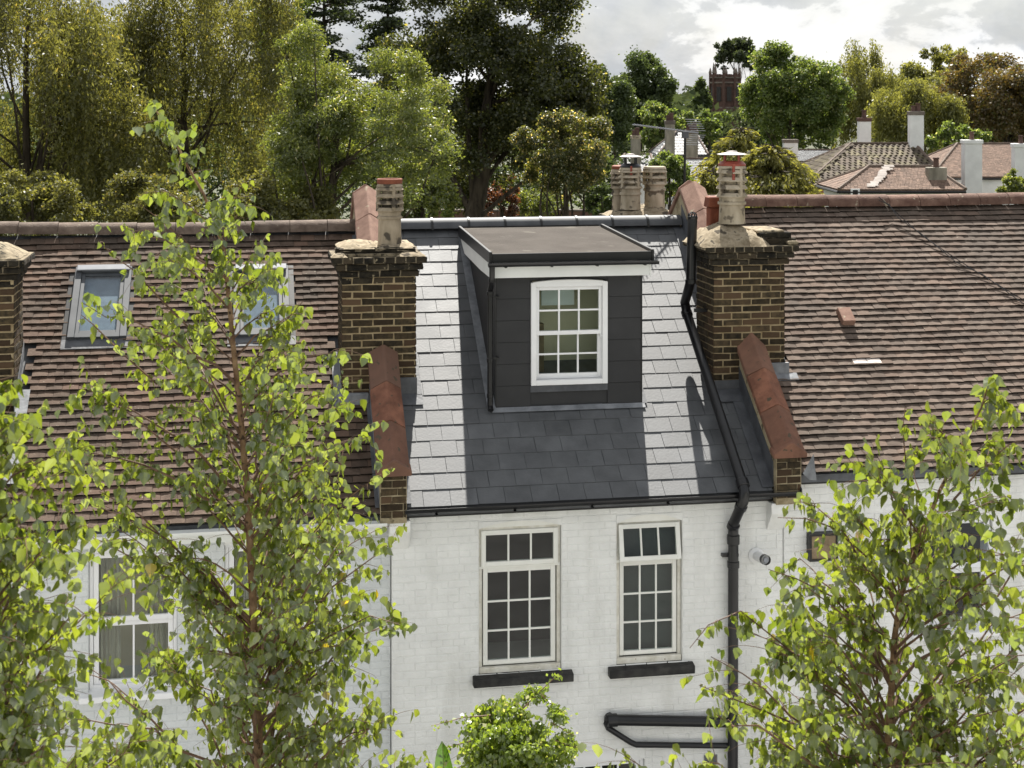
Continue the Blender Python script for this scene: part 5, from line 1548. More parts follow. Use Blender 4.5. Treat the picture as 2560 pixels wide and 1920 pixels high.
broadleaf('distant_tree', 'open dark tree crown behind the church tower', 'tree', 1597, 80, 52, 160, 330, 'f_conifer', 2600, 0.75, 44, BT, shell=0.5, clump_r=0.22, noise=0.25)
broadleaf('maple_tree', 'big bright green tree in front of the church tower', 'tree', 1712, 104, 104, 335, 122, 'f_bright', 26000, 0.24, 110, BT, shell=0.35, clump_r=0.30, noise=0.08, base_px=1690)
weeping('birch_grown', 'pale olive drooping tree right of the big bright green tree', 1868, 118, 84, 325, 150, 'f_olive', 560, 26, 0.28, BT, (1.0, 4.5), trunk_r=0.3)
weeping('willow_tree', 'yellow-green willow between the two tall white chimneys', 1968, 195, 112, 330, 128, 'f_olive', 600, 26, 0.25, BT, (1.0, 4.0), trunk_r=0.3)
broadleaf('olive_tree', 'loose olive tree below the feathery pine crown', 'tree', 1995, 140, 92, 300, 175, 'f_olive', 10000, 0.33, 60, BT, shell=0.4, clump_r=0.3)
broadleaf('pine_tree', 'sparse pale crown standing out against cloud above the olive tree', 'tree', 2052, 92, 72, 185, 185, 'f_olive', 2600, 0.34, 34, BT, shell=0.35, clump_r=0.24, noise=0.3)
broadleaf('chestnut_tree', 'large browning tree at the photo\'s right edge behind the white chimneys', 'tree', 2172, 100, 155, 350, 134, 'f_brown', 26000, 0.26, 110, BT, shell=0.35, clump_r=0.25, noise=0.10)
broadleaf('garden_shrub', 'grey-green shrub between the willow and browning tree', 'shrub', 2070, 265, 52, 345, 118, 'f_bright', 2600, 0.24, 20, 'garden shrubs beyond the ridge', clump_r=0.34)
broadleaf('round_bush', 'round green bush left of the television aerial', 'bush', 1425, 226, 62, 330, 112, 'f_bright', 5200, 0.22, 34, 'garden shrubs beyond the ridge', clump_r=0.30)
broadleaf('round_bush', 'low green bush below the church tower', 'bush', 1530, 240, 50, 320, 116, 'f_bright', 3800, 0.22, 28, 'garden shrubs beyond the ridge', clump_r=0.30)
broadleaf('garden_shrub', 'pale sunlit shrub right of the rear chimney pots', 'shrub', 1448, 318, 46, 470, 52, 'f_bright', 4200, 0.11, 26, 'garden shrubs beyond the ridge', clump_r=0.32)
broadleaf('garden_shrub', 'bright green bush at the photo\'s right edge over the tiled ridge', 'shrub', 2196, 372, 34, 450, 40, 'f_ash', 2600, 0.10, 18, 'garden shrubs beyond the ridge', clump_r=0.36)
feathery('golden_conifer', 'golden spreading conifer behind the cowled chimney pot', 1668, 312, 158, 455, 54, 'f_yew', 120, 170, 0.17, BT)
feathery('golden_conifer', 'smaller golden conifer above the aerial reflector', 1600, 276, 135, 415, 62, 'f_yew', 66, 150, 0.19, BT, 1600)
feathery('golden_conifer', 'low golden conifer spray beside the red coping', 1540, 362, 85, 450, 48, 'f_yew', 40, 150, 0.14, BT)
broadleaf('dark_tree', 'dark tree gap-filling between bright tree and pale drooping tree', 'tree', 1800, 165, 40, 300, 230, 'f_mid', 2600, 0.55, 24, BT, clump_r=0.34)
broadleaf('dark_tree', 'low dark tree left of the church tower foot', 'tree', 1512, 172, 22, 280, 240, 'f_mid', 2400, 0.55, 22, BT, clump_r=0.34)

# far wooded hill: reads as one mass
hp = []
for i in range(5200):
    x = NR.uniform(-700, 900); d = NR.uniform(520, 900)
    hp.append((x, d, NR.uniform(0, 1)))
hp = np.array(hp)
zb_ = 5.5 + 4.0 * np.sin(hp[:, 0] * 0.006) + 2.0 * np.sin(hp[:, 0] * 0.021 + 1.0)
H = (hp[:, 1] - 520) / 380 * 9.0
P = np.array(CAM) * np.array([1, 1, 0]) + hp[:, 1:2] * np.array(FWD) + hp[:, 0:1] * np.array(RGT)
P = np.repeat(P, 7, axis=0) + NR.normal(size=(len(P) * 7, 3)) * np.array([3.2, 3.2, 0])
z = np.repeat(zb_ + H, 7) * NR.uniform(0.35, 1.0, len(P)) 
P[:, 2] = z
n = len(P)
wo = leaf_cloud('distant_wood', P, 3.4 * NR.uniform(0.6, 1.4, n), rdir(n), rdir(n) + np.array([0, 0, 0.6]), RH_TPL, 'f_far', None)
wo['label'] = 'dark wooded skyline beyond the church tower'; wo['category'] = 'woodland'; wo['kind'] = 'stuff'

# nearer belt of trees, a mass with no gaps
bp_ = []; bs_ = []
for i in range(50):
    x = -150 + 330 * (i + NR.random()) / 50; d = NR.uniform(185, 290)
    hgt = NR.uniform(5.0, 7.6) + (d - 185) * 0.008
    w_ = NR.uniform(4, 7)
    n = 900
    q_ = rdir(n); q_[:, 2] = np.abs(q_[:, 2])
    q_ = q_ * (0.75 + 0.3 * NR.random(n) ** 0.5)[:, None] * np.array([w_, w_, hgt])
    q_ += NR.normal(size=(n, 3)) * 0.35
    c_ = np.array(CAM) * np.array([1, 1, 0]) + d * np.array(FWD) + x * np.array(RGT)
    bp_.append(q_ + c_); bs_.append(NR.uniform(0.6, 1.3, n) * 0.95)
P = np.concatenate(bp_); S_ = np.concatenate(bs_); n = len(P)
tb = leaf_cloud('tree_belt', P, S_, rdir(n), rdir(n) + np.array([0, -0.3, 0.5]), RH_TPL, 'f_far', None)
tb['label'] = 'belt of dark trees filling the gaps behind the houses'; tb['category'] = 'woodland'; tb['kind'] = 'stuff'
# hedge behind the garden wall
h0, h1_ = at(-260, 420, 101), at(1420, 415, 101)
hd = thing('hedge', ((h0.x + h1_.x) / 2, (h0.y + h1_.y) / 2, 0), 'tall rough hedge behind the garden wall and tree stems', 'hedge')
n = 34000
f_ = NR.random(n); top_ = 5.6 + 0.7 * np.sin(f_ * 37) + 0.5 * np.sin(f_ * 91 + 1)
P = np.array(h0)[None] * np.array([1, 1, 0]) + (np.array(h1_) - np.array(h0))[None] * f_[:, None] * np.array([1, 1, 0]) + NR.normal(size=(n, 3)) * np.array([0.5, 0.5, 0.12])
P[:, 2] += top_ * NR.random(n) ** 0.6
leaf_cloud('foliage', P, 0.26 * NR.uniform(0.6, 1.4, n), rdir(n), rdir(n) + np.array([0, -0.4, 0.5]), RH_TPL, 'f_mid', hd)
MB().tube([Vector((h0.x, h0.y, 0.5)), Vector((h1_.x, h1_.y, 0.5))], 0.3, 6).build('stems', 'bark', hd)

# ------------------------------------------------------------------ houses beyond
def far_house(label, px0, px1, y_eave, y_ridge, rx0, rx1, dist, depth, rmat, wmat, hip=True, rows=None, back=None):
    """front eaves from px0 to px1 at y_eave, ridge from rx0 to rx1 at y_ridge (2212 px wide view)"""
    e0, e1 = at(px0, y_eave, dist), at(px1, y_eave, dist)
    ze = (e0.z + e1.z) / 2
    xl, xr_ = (e0 - CAM).dot(RGT), (e1 - CAM).dot(RGT)
    dr = dist + depth / 2
    r0, r1 = at(rx0, y_ridge, dr), at(rx1, y_ridge, dr)
    ra, rb = (r0 - CAM).dot(RGT), (r1 - CAM).dot(RGT)
    zr = (r0.z + r1.z) / 2
    c = lambda a, d, z: Vector((CAM.x, CAM.y, 0)) + RGT * a + FWD * d + Vector((0, 0, z))
    t = thing('far_house', c((xl + xr_) / 2, dr, 0), label, 'house', 'houses beyond the trees')
    wl = MB(); o = 0.25
    wl.hexa([c(xl + o, dist + o, 0), c(xr_ - o, dist + o, 0), c(xr_ - o, dist + depth - o, 0), c(xl + o, dist + depth - o, 0), c(xl + o, dist + o, ze), c(xr_ - o, dist + o, ze), c(xr_ - o, dist + depth - o, ze), c(xl + o, dist + depth - o, ze)])
    wl.build('wall', wmat, t)
    rf_ = MB()
    A, B, Cc, D = c(xl, dist, ze), c(xr_, dist, ze), c(xr_, dist + depth, ze), c(xl, dist + depth, ze)
    E, Fq = c(ra, dr, zr), c(rb, dr, zr)
    dn = Vector((0, 0, -0.12))
    rf_.add([A, B, Cc, D, E, Fq, A + dn, B + dn, Cc + dn, D + dn], [(0, 1, 5, 4), (1, 2, 5), (2, 3, 4, 5), (3, 0, 4), (0, 6, 7, 1), (1, 7, 8, 2), (2, 8, 9, 3), (3, 9, 6, 0), (6, 9, 8, 7)])
    roof = rf_.build('roof', rmat, t)
    # gutter line
    MB().tube([A + dn * 0.8 - FWD * 0.05, B + dn * 0.8 - FWD * 0.05], 0.07, 6).build('gutter', 'black_trim', t)
    MB().tube([A + dn * 0.8 - RGT * 0.05, D + dn * 0.8 - RGT * 0.05], 0.07, 6).build('gutter', 'black_trim', t)
    # courses of tiles laid as separate pieces on the two slopes in sight
    items = []
    for (p0, p1, q0, q1) in ((A, B, E, Fq), (D, A, E, E)):
        up_len = ((q0 + q1) / 2 - (p0 + p1) / 2).length
        g_ = rows[1]; w_ = rows[0]
        nrm = (p1 - p0).cross(((q0 + q1) / 2) - p0).normalized()
        if nrm.z < 0: nrm = -nrm
        nr = max(2, int(up_len / g_))
        for k in range(nr):
            f0 = k / nr
            a_, b_ = p0.lerp(q0, f0), p1.lerp(q1, f0)
            L_ = (b_ - a_).length
            nt_ = int(L_ / w_)
            if nt_ < 1: continue
            ex = (b_ - a_).normalized(); ey = nrm.cross(ex).normalized()
            if ey.z < 0: ey = -ey
            for i in range(nt_ + 1):
                xx = (i + (0.5 if k % 2 else 0)) * L_ / (nt_ + 0.5)
                if xx > L_: continue
                mt = Matrix((( ex.x, ey.x, nrm.x, 0), (ex.y, ey.y, nrm.y, 0), (ex.z, ey.z, nrm.z, 0), (0, 0, 0, 1)))
                mt.translation = a_ + ex * min(xx, L_ - 0.02) + nrm * 0.03
                items.append(mt @ Matrix.Rotation(R_(-6) + NR.normal() * 0.012, 4, 'X'))
    tm = MB(); hw_ = rows[0] * 0.47; gl = rows[1] * 1.2
    if rows[2]:      # rolled interlocking tile
        vs = []; n_ = 4
        for yy in (0, gl):
            for i in range(n_ + 1):
                u = -1 + 2 * i / n_
                vs.append((u * hw_, yy, 0.035 + 0.04 * math.cos(u * math.pi)))
        vs2 = [(v[0], v[1], v[2] - 0.04) for v in vs[:n_ + 1]]
        tm.add(vs + vs2, [(i, i + 1, n_ + 2 + i, n_ + 1 + i) for i in range(n_)] + [(2 * n_ + 2 + i, 2 * n_ + 3 + i, i + 1, i) for i in range(n_)])
    else:
        tm.box(-hw_, hw_, 0, gl, 0.0, 0.035)
    me = tm.mesh('tile', rmat)
    merged('tiles', [(me, mt) for mt in items], rmat, roof)
    # ridge and hip cappings
    for (p, q_) in ((E, Fq), (A, E), (B, Fq), (D, E)):
        n_ = max(1, int((q_ - p).length / 0.45))
        MB().tube([p.lerp(q_, i / n_) + Vector((0, 0, 0.05 + 0.012 * (i % 2))) for i in range(n_ + 1)], 0.10, 6).build('hip_tile', 'ridge_brown', roof)
    return t, c, dict(xl=xl, xr=xr_, ze=ze, zr=zr, dist=dist, depth=depth)

def far_chimney(t, px0, px1, y0, y1, dist, mat, capmat, pots=1, cap=True, rnd=False, potmat='red_brick_far', splay=False):
    p0, p1 = at(px0, y1, dist), at(px1, y0, dist)
    a, b = (p0 - CAM).dot(RGT), (p1 - CAM).dot(RGT)
    c = lambda x, d, z: Vector((CAM.x, CAM.y, 0)) + RGT * x + FWD * d + Vector((0, 0, z))
    w = (b - a); d0 = dist; d1 = dist + max(0.6, w * 0.7)
    zt, zb2 = p1.z, p0.z - 1.5
    def bx(x0, x1, y0_, y1_, z0, z1, name, mt, par):
        return MB().hexa([c(x0, y0_, z0), c(x1, y0_, z0), c(x1, y1_, z0), c(x0, y1_, z0), c(x0, y0_, z1), c(x1, y0_, z1), c(x1, y1_, z1), c(x0, y1_, z1)]).build(name, mt, par, bevel=0.02)
    ch = bx(a, b, d0, d1, zb2, zt, 'chimney', mat, t)
    if cap:
        o = w * 0.05
        bx(a - o, b + o, d0 - o, d1 + o, zt - 0.02, zt + 0.22, 'cap_course', capmat, ch)
        zt2 = zt + 0.22
    else: zt2 = zt
    for k in range(pots):
        q_ = c(a + w * (k + 1) / (pots + 1), (d0 + d1) / 2, 0)
        hgt = 0.50 if k == pots - 1 else 0.35
        MB().lathe([(0.17, zt2 - 0.03), (0.15, zt2 + 0.05), (0.13, zt2 + hgt * 0.8), (0.16, zt2 + hgt * 0.85), (0.15, zt2 + hgt), (0.10, zt2 + hgt)], q_.x, q_.y, 12).build('chimney_pot', potmat, ch, smooth=True)
    return ch

h1, c1_, i1 = far_house('hip-roofed house with mossy rolled tiles and two tall white chimneys', 1738, 2058, 402, 312, 1838, 1976, 88, 11.0, 'tile_far_mossy', 'orange_brick_far', rows=(0.33, 0.36, True))
far_chimney(h1, 1856, 1882, 262, 312, 96, 'white_wall_far', 'red_brick_far', 1, True)
far_chimney(h1, 1966, 1996, 248, 325, 93, 'white_wall_far', 'stone_far', 2, True)
h2, c2_, i2 = far_house('low white outbuilding with brown hipped roof and stubby grey chimney', 1812, 2086, 411, 362, 1876, 2012, 76, 5.2, 'tile_far_brown', 'white_wall_far', rows=(0.18, 0.13, False))
far_chimney(h2, 2006, 2046, 362, 398, 77.0, 'old_render_far', 'old_render_far', 1, False)
wq0, wq1 = at(1838, 432, 75.9), at(1848, 417, 75.9)
wf = MB(); wf.hexa([wq0, wq0 + RGT * 0.45, wq0 + RGT * 0.45 + FWD * 0.3, wq0 + FWD * 0.3, wq0 + Vector((0, 0, 0.55)), wq0 + RGT * 0.45 + Vector((0, 0, 0.55)), wq0 + RGT * 0.45 + FWD * 0.3 + Vector((0, 0, 0.55)), wq0 + FWD * 0.3 + Vector((0, 0, 0.55))])
wn = wf.build('window', 'upvc', h2)
g0 = wq0 - FWD * 0.01 + RGT * 0.1 + Vector((0, 0, 0.1))
MB().hexa([g0, g0 + RGT * 0.25, g0 + RGT * 0.25 + FWD * 0.02, g0 + FWD * 0.02, g0 + Vector((0, 0, 0.4)), g0 + RGT * 0.25 + Vector((0, 0, 0.4)), g0 + RGT * 0.25 + FWD * 0.02 + Vector((0, 0, 0.4)), g0 + FWD * 0.02 + Vector((0, 0, 0.4))]).build('pane', 'black_trim', wn)
# pale patched strip on its hip
pA, pB = at(1866, 408, 76.2), at(1902, 364, 78.3)
for k in range(26):
    p = pA.lerp(pB, k / 25) + Vector((0, 0, 0.13))
    MB().box(-0.16 - 0.08 * NR.random(), 0.16 + 0.12 * NR.random(), -0.055, 0.055, 0, 0.03).build('patch_tile', 'tile_far_pale', h2).matrix_basis = Matrix.Translation(p + RGT * (0.30 + 0.22 * NR.random())) @ Matrix.Rotation(-YAW, 4, 'Z') @ Matrix.Rotation(R_(38), 4, 'X')
h3, c3_, i3 = far_house('white house with brown tiled roof at the photo\'s right edge', 2012, 2330, 383, 312, 2068, 2240, 95, 9.0, 'tile_far_brown', 'white_wall_far', rows=(0.18, 0.13, False))
far_chimney(h3, 2084, 2122, 310, 378, 93.5, 'white_wall_far', 'white_wall_far', 1, True)
far_chimney(h3, 2192, 2226, 318, 378, 93.5, 'white_wall_far', 'white_wall_far', 1, True)
h4, c4_, i4 = far_house('grey slate-roofed house with stout white chimney beside the golden conifer', 1690, 1850, 352, 326, 1712, 1832, 108, 7.0, 'slate_far', 'white_wall_far', rows=(0.30, 0.22, False))
far_chimney(h4, 1694, 1724, 308, 340, 107, 'white_wall_far', 'stone_far', 0, True)
h5, c5_, i5 = far_house('small pale-roofed white house behind the television mast', 1462, 1560, 398, 345, 1478, 1545, 90, 6.0, 'slate_far', 'white_wall_far', rows=(0.30, 0.22, False))
far_chimney(h5, 1438, 1458, 268, 330, 98, 'old_render_far', 'stone_far', 2, True)
h6, c6_, i6 = far_house('steep white-gabled house above the rear chimney pots', 1422, 1530, 335, 285, 1462, 1500, 104, 6.0, 'slate_far_dark', 'white_wall_far', rows=(0.30, 0.22, False))
far_chimney(h6, 1482, 1508, 288, 330, 103, 'old_render_far', 'stone_far', 3, True)
h7, c7_, i7 = far_house('grey house with pale stepped chimney left of the bush', 1330, 1420, 372, 335, 1350, 1405, 99, 6.0, 'slate_far_dark', 'white_wall_far', rows=(0.30, 0.22, False))
far_chimney(h7, 1364, 1384, 300, 360, 98, 'old_render_far', 'pot', 2, True)

# church tower
tc = at(1566, 240, 300)
ct = thing('church_tower', (tc.x, tc.y, 0), 'dark red brick church tower with pinnacles beyond the trees', 'tower')
ztop = at(1566, 168, 300).z
hwid = 2.75
def octo(m, r, z0, z1, r1=None):
    r1 = r1 or r
    return m.lathe([(r, z0), (r1, z1)], tc.x, tc.y, 8)
octo(MB(), hwid * 1.12, 0, ztop - 6.0).build('tower_base', 'red_brick_far', ct)
octo(MB(), hwid, ztop - 6.0, ztop).build('tower_shaft', 'red_brick_far', ct)
for zz_ in (ztop - 6.05, ztop - 1.1, ztop - 0.1):
    octo(MB(), hwid * 1.10, zz_, zz_ + 0.3).build('string_course', 'stone_far', ct)
for k in range(8):
    an = 2 * math.pi * (k + 0.5) / 8; c, s = math.cos(an), math.sin(an)
    MB().tube([(tc.x + c * hwid * 1.05, tc.y + s * hwid * 1.05, ztop - 6.5), (tc.x + c * hwid * 1.05, tc.y + s * hwid * 1.05, ztop + 0.9)], 0.28, 6).build('buttress', 'red_brick_far', ct)
    MB().lathe([(0.34, ztop + 0.9), (0.30, ztop + 1.2), (0.05, ztop + 3.0 if k in (2, 4) else ztop + 2.0)], tc.x + c * hwid * 1.05, tc.y + s * hwid * 1.05, 6).build('pinnacle', 'stone_far', ct)
    an2 = 2 * math.pi * k / 8; c2, s2 = math.cos(an2), math.sin(an2)
    MB().box(-0.45, 0.45, -0.1, 0.1, ztop - 4.6, ztop - 1.8).build('louvred_opening', 'black_paint', ct).matrix_basis = Matrix.Translation((tc.x + c2 * hwid * 0.95, tc.y + s2 * hwid * 0.95, 0)) @ Matrix.Rotation(an2 + math.pi / 2, 4, 'Z')
    MB().box(-0.5, 0.5, -0.15, 0.15, ztop + 0.15, ztop + 0.7).build('merlon', 'red_brick_far', ct).matrix_basis = Matrix.Translation((tc.x + c2 * hwid * 0.98, tc.y + s2 * hwid * 0.98, 0)) @ Matrix.Rotation(an2 + math.pi / 2, 4, 'Z')

# garden wall behind, between the tree stems
gw0, gw1 = at(930, 456, 92), at(1345, 459, 92)
gt = thing('garden_wall', ((gw0.x + gw1.x) / 2, (gw0.y + gw1.y) / 2, 0), 'long dark brick garden wall seen just over the slate ridge', 'wall')
dv = (gw1 - gw0).normalized()
zt_ = gw0.z
up = Vector((0, 0, 1)); th = FWD * 0.25
def wallbox(z0, z1, off, name, mat, par, a=gw0, b=gw1):
    A_, B_ = Vector((a.x, a.y, 0)), Vector((b.x, b.y, 0))
    return MB().hexa([A_ + up * z0 - FWD * off, B_ + up * z0 - FWD * off, B_ + up * z0 + th + FWD * off, A_ + up * z0 + th + FWD * off, A_ + up * z1 - FWD * off, B_ + up * z1 - FWD * off, B_ + up * z1 + th + FWD * off, A_ + up * z1 + th + FWD * off]).build(name, mat, par)
gwp = wallbox(0, zt_, 0, 'brickwork', 'wall_far', gt)
wallbox(zt_, zt_ + 0.10, 0.06, 'wall_coping', 'stone_far', gt)
nbp = int((gw1 - gw0).length / 2.5)
for k in range(nbp):
    p = gw0 + dv * (k * 2.5)
    wallbox(0, zt_ + 0.06, 0.08, 'pier', 'wall_far', gt, p, p + dv * 0.35)

# ------------------------------------------------------------------ foreground birches
leaf_me = None
def birch(label, trunk_px, prof, d, nbranch, seed, lsize=0.058, base_down=True, leaves_per=20, r0=0.032, twigs=7, top_sparse=0.85, leaders=()):
    """trunk_px: (u, v) down the stem in the 2212 px view; prof: (v, left px, right px) of the crown outline"""
    global leaf_me
    rg = random.Random(seed)
    tp = [at(u, v, d) for u, v in trunk_px]
    b = tp[-1]
    base = Vector((b.x + 0.05, b.y, 0))
    t = thing('birch_tree', base, label, 'tree', 'young birches in front of the terrace')
    path = tp + [Vector((b.x + 0.02, b.y, b.z * 0.5)), base]
    tot = sum((path[i + 1] - path[i]).length for i in range(len(path) - 1))
    acc = 0; rs = []
    for i, p in enumerate(path):
        if i: acc += (p - path[i - 1]).length
        rs.append(0.003 + (r0 * 1.55) * (acc / tot) ** 0.85)
    MB().tube(path, rs, 10).build('trunk', 'bark_birch', t, smooth=True)
    sc = 2212.0 / 2560 * 3800 / d               # view px per metre at the tree
    LP, LA, LN, LS = [], [], [], []
    vtop, vbot = trunk_px[0][1], trunk_px[-1][1]
    def stem_u(v):
        for (u0, v0), (u1, v1) in zip(trunk_px, trunk_px[1:]):
            if v0 <= v <= v1: return u0 + (u1 - u0) * (v - v0) / max(1e-6, v1 - v0)
        return trunk_px[-1][0] if v > vbot else trunk_px[0][0]
    def outline(v):
        for (v0, l0, r0_), (v1, l1, r1) in zip(prof, prof[1:]):
            if v0 <= v <= v1:
                f = (v - v0) / (v1 - v0); return l0 + (l1 - l0) * f, r0_ + (r1 - r0_) * f
        return prof[-1][1:] if v > prof[-1][0] else prof[0][1:]
    def add_leaf(p, s=1.0):
        h = Vector((rg.gauss(0, 1), rg.gauss(0, 1), 0)); h.normalize()
        ax = Vector((rg.gauss(0, 0.45), rg.gauss(0, 0.45), -1.0)).normalized()
        LP.append(p); LA.append(ax); LN.append(h + Vector((0, 0, rg.gauss(0.1, 0.5)))); LS.append(lsize * s * rg.choice((rg.uniform(0.45, 0.9), rg.uniform(0.8, 1.3))))
    def twig(m, s, dirv, ln, nl, r=0.0017):
        pts = [s]; dd = Vector(dirv)
        n = 4
        for i in range(n):
            dd = (dd + Vector((rg.gauss(0, 0.16), rg.gauss(0, 0.16), -0.16 + rg.gauss(0, 0.08)))).normalized()
            pts.append(pts[-1] + dd * ln / n)
        m.tube(pts, [r, r * 0.85, r * 0.7, r * 0.5, r * 0.3], 4, False)
        for i in range(nl):
            f = (i + rg.random()) / nl * n
            k = min(n - 1, int(f)); p = pts[k].lerp(pts[k + 1], f - k)
            off = Vector((rg.gauss(0, 1), rg.gauss(0, 1), rg.gauss(-0.5, 0.5))).normalized() * rg.uniform(0.008, 0.022)
            add_leaf(p + off)
        add_leaf(pts[-1], 0.8)
    for bi in range(nbranch):
        f = ((bi + rg.random()) / nbranch) ** top_sparse
        v = vtop + (vbot + 260 - vtop) * f
        # start on the stem a little below the level reached by the tip
        lo, ro = outline(v)
        su = stem_u(v)
        a = rg.uniform(0, 2 * math.pi)
        ca, sa = math.cos(a), math.sin(a)
        wl_, wr_ = max(10, su - lo) / sc, max(10, ro - su) / sc
        wd_ = (wl_ + wr_) / 2
        w_ = (wr_ if ca > 0 else wl_) * abs(ca) ** 1.2 + wd_ * (1 - abs(ca) ** 1.2)
        w_ *= rg.uniform(0.30, 1.10)
        rise = w_ * rg.uniform(0.55, 1.1)
        tip = at(su, v, d) + (RGT * ca + FWD * sa) * w_
        vs_ = min(v + rise * sc, vbot + 500)
        if vs_ <= vbot: s0 = at(stem_u(vs_), vs_, d)
        else: s0 = Vector((b.x + 0.02, b.y, max(1.5, b.z - (vs_ - vbot) / sc)))
        m = MB()
        n = 7
        pts = []
        for i in range(n + 1):
            g_ = i / n
            p = s0.lerp(tip, g_)
            p += Vector((0, 0, 1)) * math.sin(g_ * math.pi) * w_ * 0.10
            p += Vector((rg.gauss(0, 1), rg.gauss(0, 1), rg.gauss(0, 1))) * w_ * 0.018 * (1 if 0 < i else 0)
            pts.append(p)
        br = 0.0028 + 0.0065 * min(1.0, w_ / 0.8)
        m.tube(pts, [br * (1 - 0.80 * i / n) for i in range(n + 1)], 6, False)
        main = (pts[-1] - pts[0]).normalized()
        nt = max(3, int(twigs * (0.5 + w_ / 0.6)))
        for k in range(nt):
            g_ = rg.uniform(0.12, 1.0) ** 0.8
            j = min(n - 1, int(g_ * n)); s = pts[j].lerp(pts[j + 1], g_ * n - j)
            dd = (main * rg.uniform(0.2, 0.9) + Vector((rg.gauss(0, 0.6), rg.gauss(0, 0.6), rg.gauss(0.05, 0.4)))).normalized()
            twig(m, s, dd, rg.uniform(0.09, 0.26) * (0.7 + 0.5 * min(1, w_)), rg.randint(3, 7))
        for k in range(3): add_leaf(pts[-1] + Vector((rg.gauss(0, .02), rg.gauss(0, .02), rg.gauss(0, .02))))
        m.build('branch', 'twig', t, smooth=True)
    # long shoots that stick out of the crown
    for path_px in leaders:
        m = MB(); pts = [at(u, v, d + 0.05 * i) for i, (u, v) in enumerate(path_px)]
        k_ = len(pts)
        m.tube(pts, [0.0015 + 0.0045 * (i / (k_ - 1)) for i in range(k_)], 6, False)
        for i in range(k_ - 1):
            seg = (pts[i + 1] - pts[i])
            for j in range(max(2, int(seg.length / 0.035))):
                p = pts[i] + seg * rg.random()
                an = rg.uniform(0, 6.28); w0 = 0.03 + 0.10 * (i / k_)
                twig(m, p, Vector((math.cos(an), math.sin(an), 0.25)).normalized(), w0, 1 + (i > 1) + (i > 3))
        m.build('branch', 'twig', t, smooth=True)
    # leaves of the leader
    n0 = 16
    for k in range(n0):
        v = vtop + 0.35 * (vbot - vtop) * (k + rg.random()) / n0
        p = at(stem_u(v), v, d)
        an = rg.uniform(0, 6.28)
        m = MB()
        twig(m, p, Vector((math.cos(an), math.sin(an), 0.5)).normalized(), 0.02 + 0.09 * k / n0, 1 + k // 9)
        m.build('twig', 'twig', t, smooth=True)
    for k in range(7): add_leaf(tp[0].lerp(tp[1], k / 4) + Vector((rg.gauss(0, .02), rg.gauss(0, .02), rg.gauss(0, .012))), 1.1)
    P, A, N_, S = (np.array([list(x) for x in LP]), np.array([list(x) for x in LA]), np.array([list(x) for x in LN]), np.array(LS))
    # the 300 that show largest become leaves of their own
    rel = P - np.array(CAM); dep = rel @ np.array(FWD)
    uu = 1280 + 3800 * (rel @ np.array(RGT)) / dep; vv = 250 - 3800 * rel[:, 2] / dep
    face = np.abs(np.sum(unit(N_) * unit(rel), axis=1))
    big = S / dep * (0.35 + face) * ((uu > 0) & (uu < 2560) & (vv > 0) & (vv < 1920))
    order = np.argsort(-big)
    if leaf_me is None:
        mm = MB(); mm.add(BIRCH[0].tolist(), BIRCH[1]); leaf_me = mm.mesh('leaf', 'leaf_birch')
    F = frames(A, N_)
    for i in order[:300]:
        mt = Matrix([[*(F[i][r_] * S[i]), P[i][r_]] for r_ in range(3)] + [[0, 0, 0, 1]])
        inst('leaf', leaf_me, mt, t)
    rest = order[300:]
    leaf_cloud('leaves', P[rest], S[rest], A[rest], N_[rest], BIRCH, 'leaf_birch', t)
    return len(P)

nb1 = birch('tallest young birch, its tip above the tiled ridge, in front of the roof windows',
    [(322, 218), (345, 250), (372, 290), (400, 350), (440, 420), (478, 520), (492, 620), (505, 760), (520, 900), (535, 1080), (545, 1260), (552, 1450), (560, 1660)],
    [(215, 310, 350), (300, 345, 410), (400, 345, 530), (500, 240, 565), (600, 190, 650), (700, 165, 690), (800, 165, 740), (900, 185, 775), (1000, 200, 850), (1150, 180, 850), (1300, 80, 860), (1450, 20, 880), (1700, -30, 920)],
    7.6, 185, 41, 0.052, twigs=8, top_sparse=0.60, leaders=[[(212, 520), (245, 552), (290, 585), (350, 650), (420, 720)], [(175, 680), (200, 700), (260, 760), (340, 830)], [(520, 405), (500, 440), (488, 500), (485, 560)], [(300, 440), (340, 470), (400, 520), (470, 600)], [(655, 650), (620, 690), (560, 760), (520, 860)], [(745, 960), (700, 1000), (620, 1090), (540, 1200)], [(850, 1010), (800, 1040), (720, 1100), (620, 1220), (550, 1330)], [(865, 1350), (800, 1330), (700, 1380), (600, 1480)]])
nb2 = birch('young birch with paired leading shoots in front of the vent box and flue',
    [(2140, 815), (2120, 880), (2080, 960), (2030, 1060), (1985, 1170), (1945, 1290), (1932, 1380), (1925, 1500), (1915, 1660)],
    [(810, 2110, 2170), (880, 1920, 2190), (960, 1880, 2230), (1060, 1790, 2290), (1150, 1720, 2330), (1300, 1640, 2350), (1450, 1470, 2360), (1700, 1380, 2380)],
    6.7, 145, 42, 0.051, twigs=8, top_sparse=0.62, leaders=[[(1955, 880), (1950, 930), (1958, 1010), (1965, 1100), (1970, 1200)], [(1680, 1118), (1740, 1120), (1800, 1140), (1880, 1210), (1940, 1300)], [(1490, 1400), (1530, 1350), (1600, 1320), (1700, 1400), (1850, 1500), (1920, 1600)], [(2215, 950), (2180, 960), (2120, 1010), (2060, 1080)], [(1510, 1480), (1560, 1500), (1660, 1540), (1800, 1600)], [(1660, 1230), (1720, 1250), (1800, 1290), (1900, 1400)]])
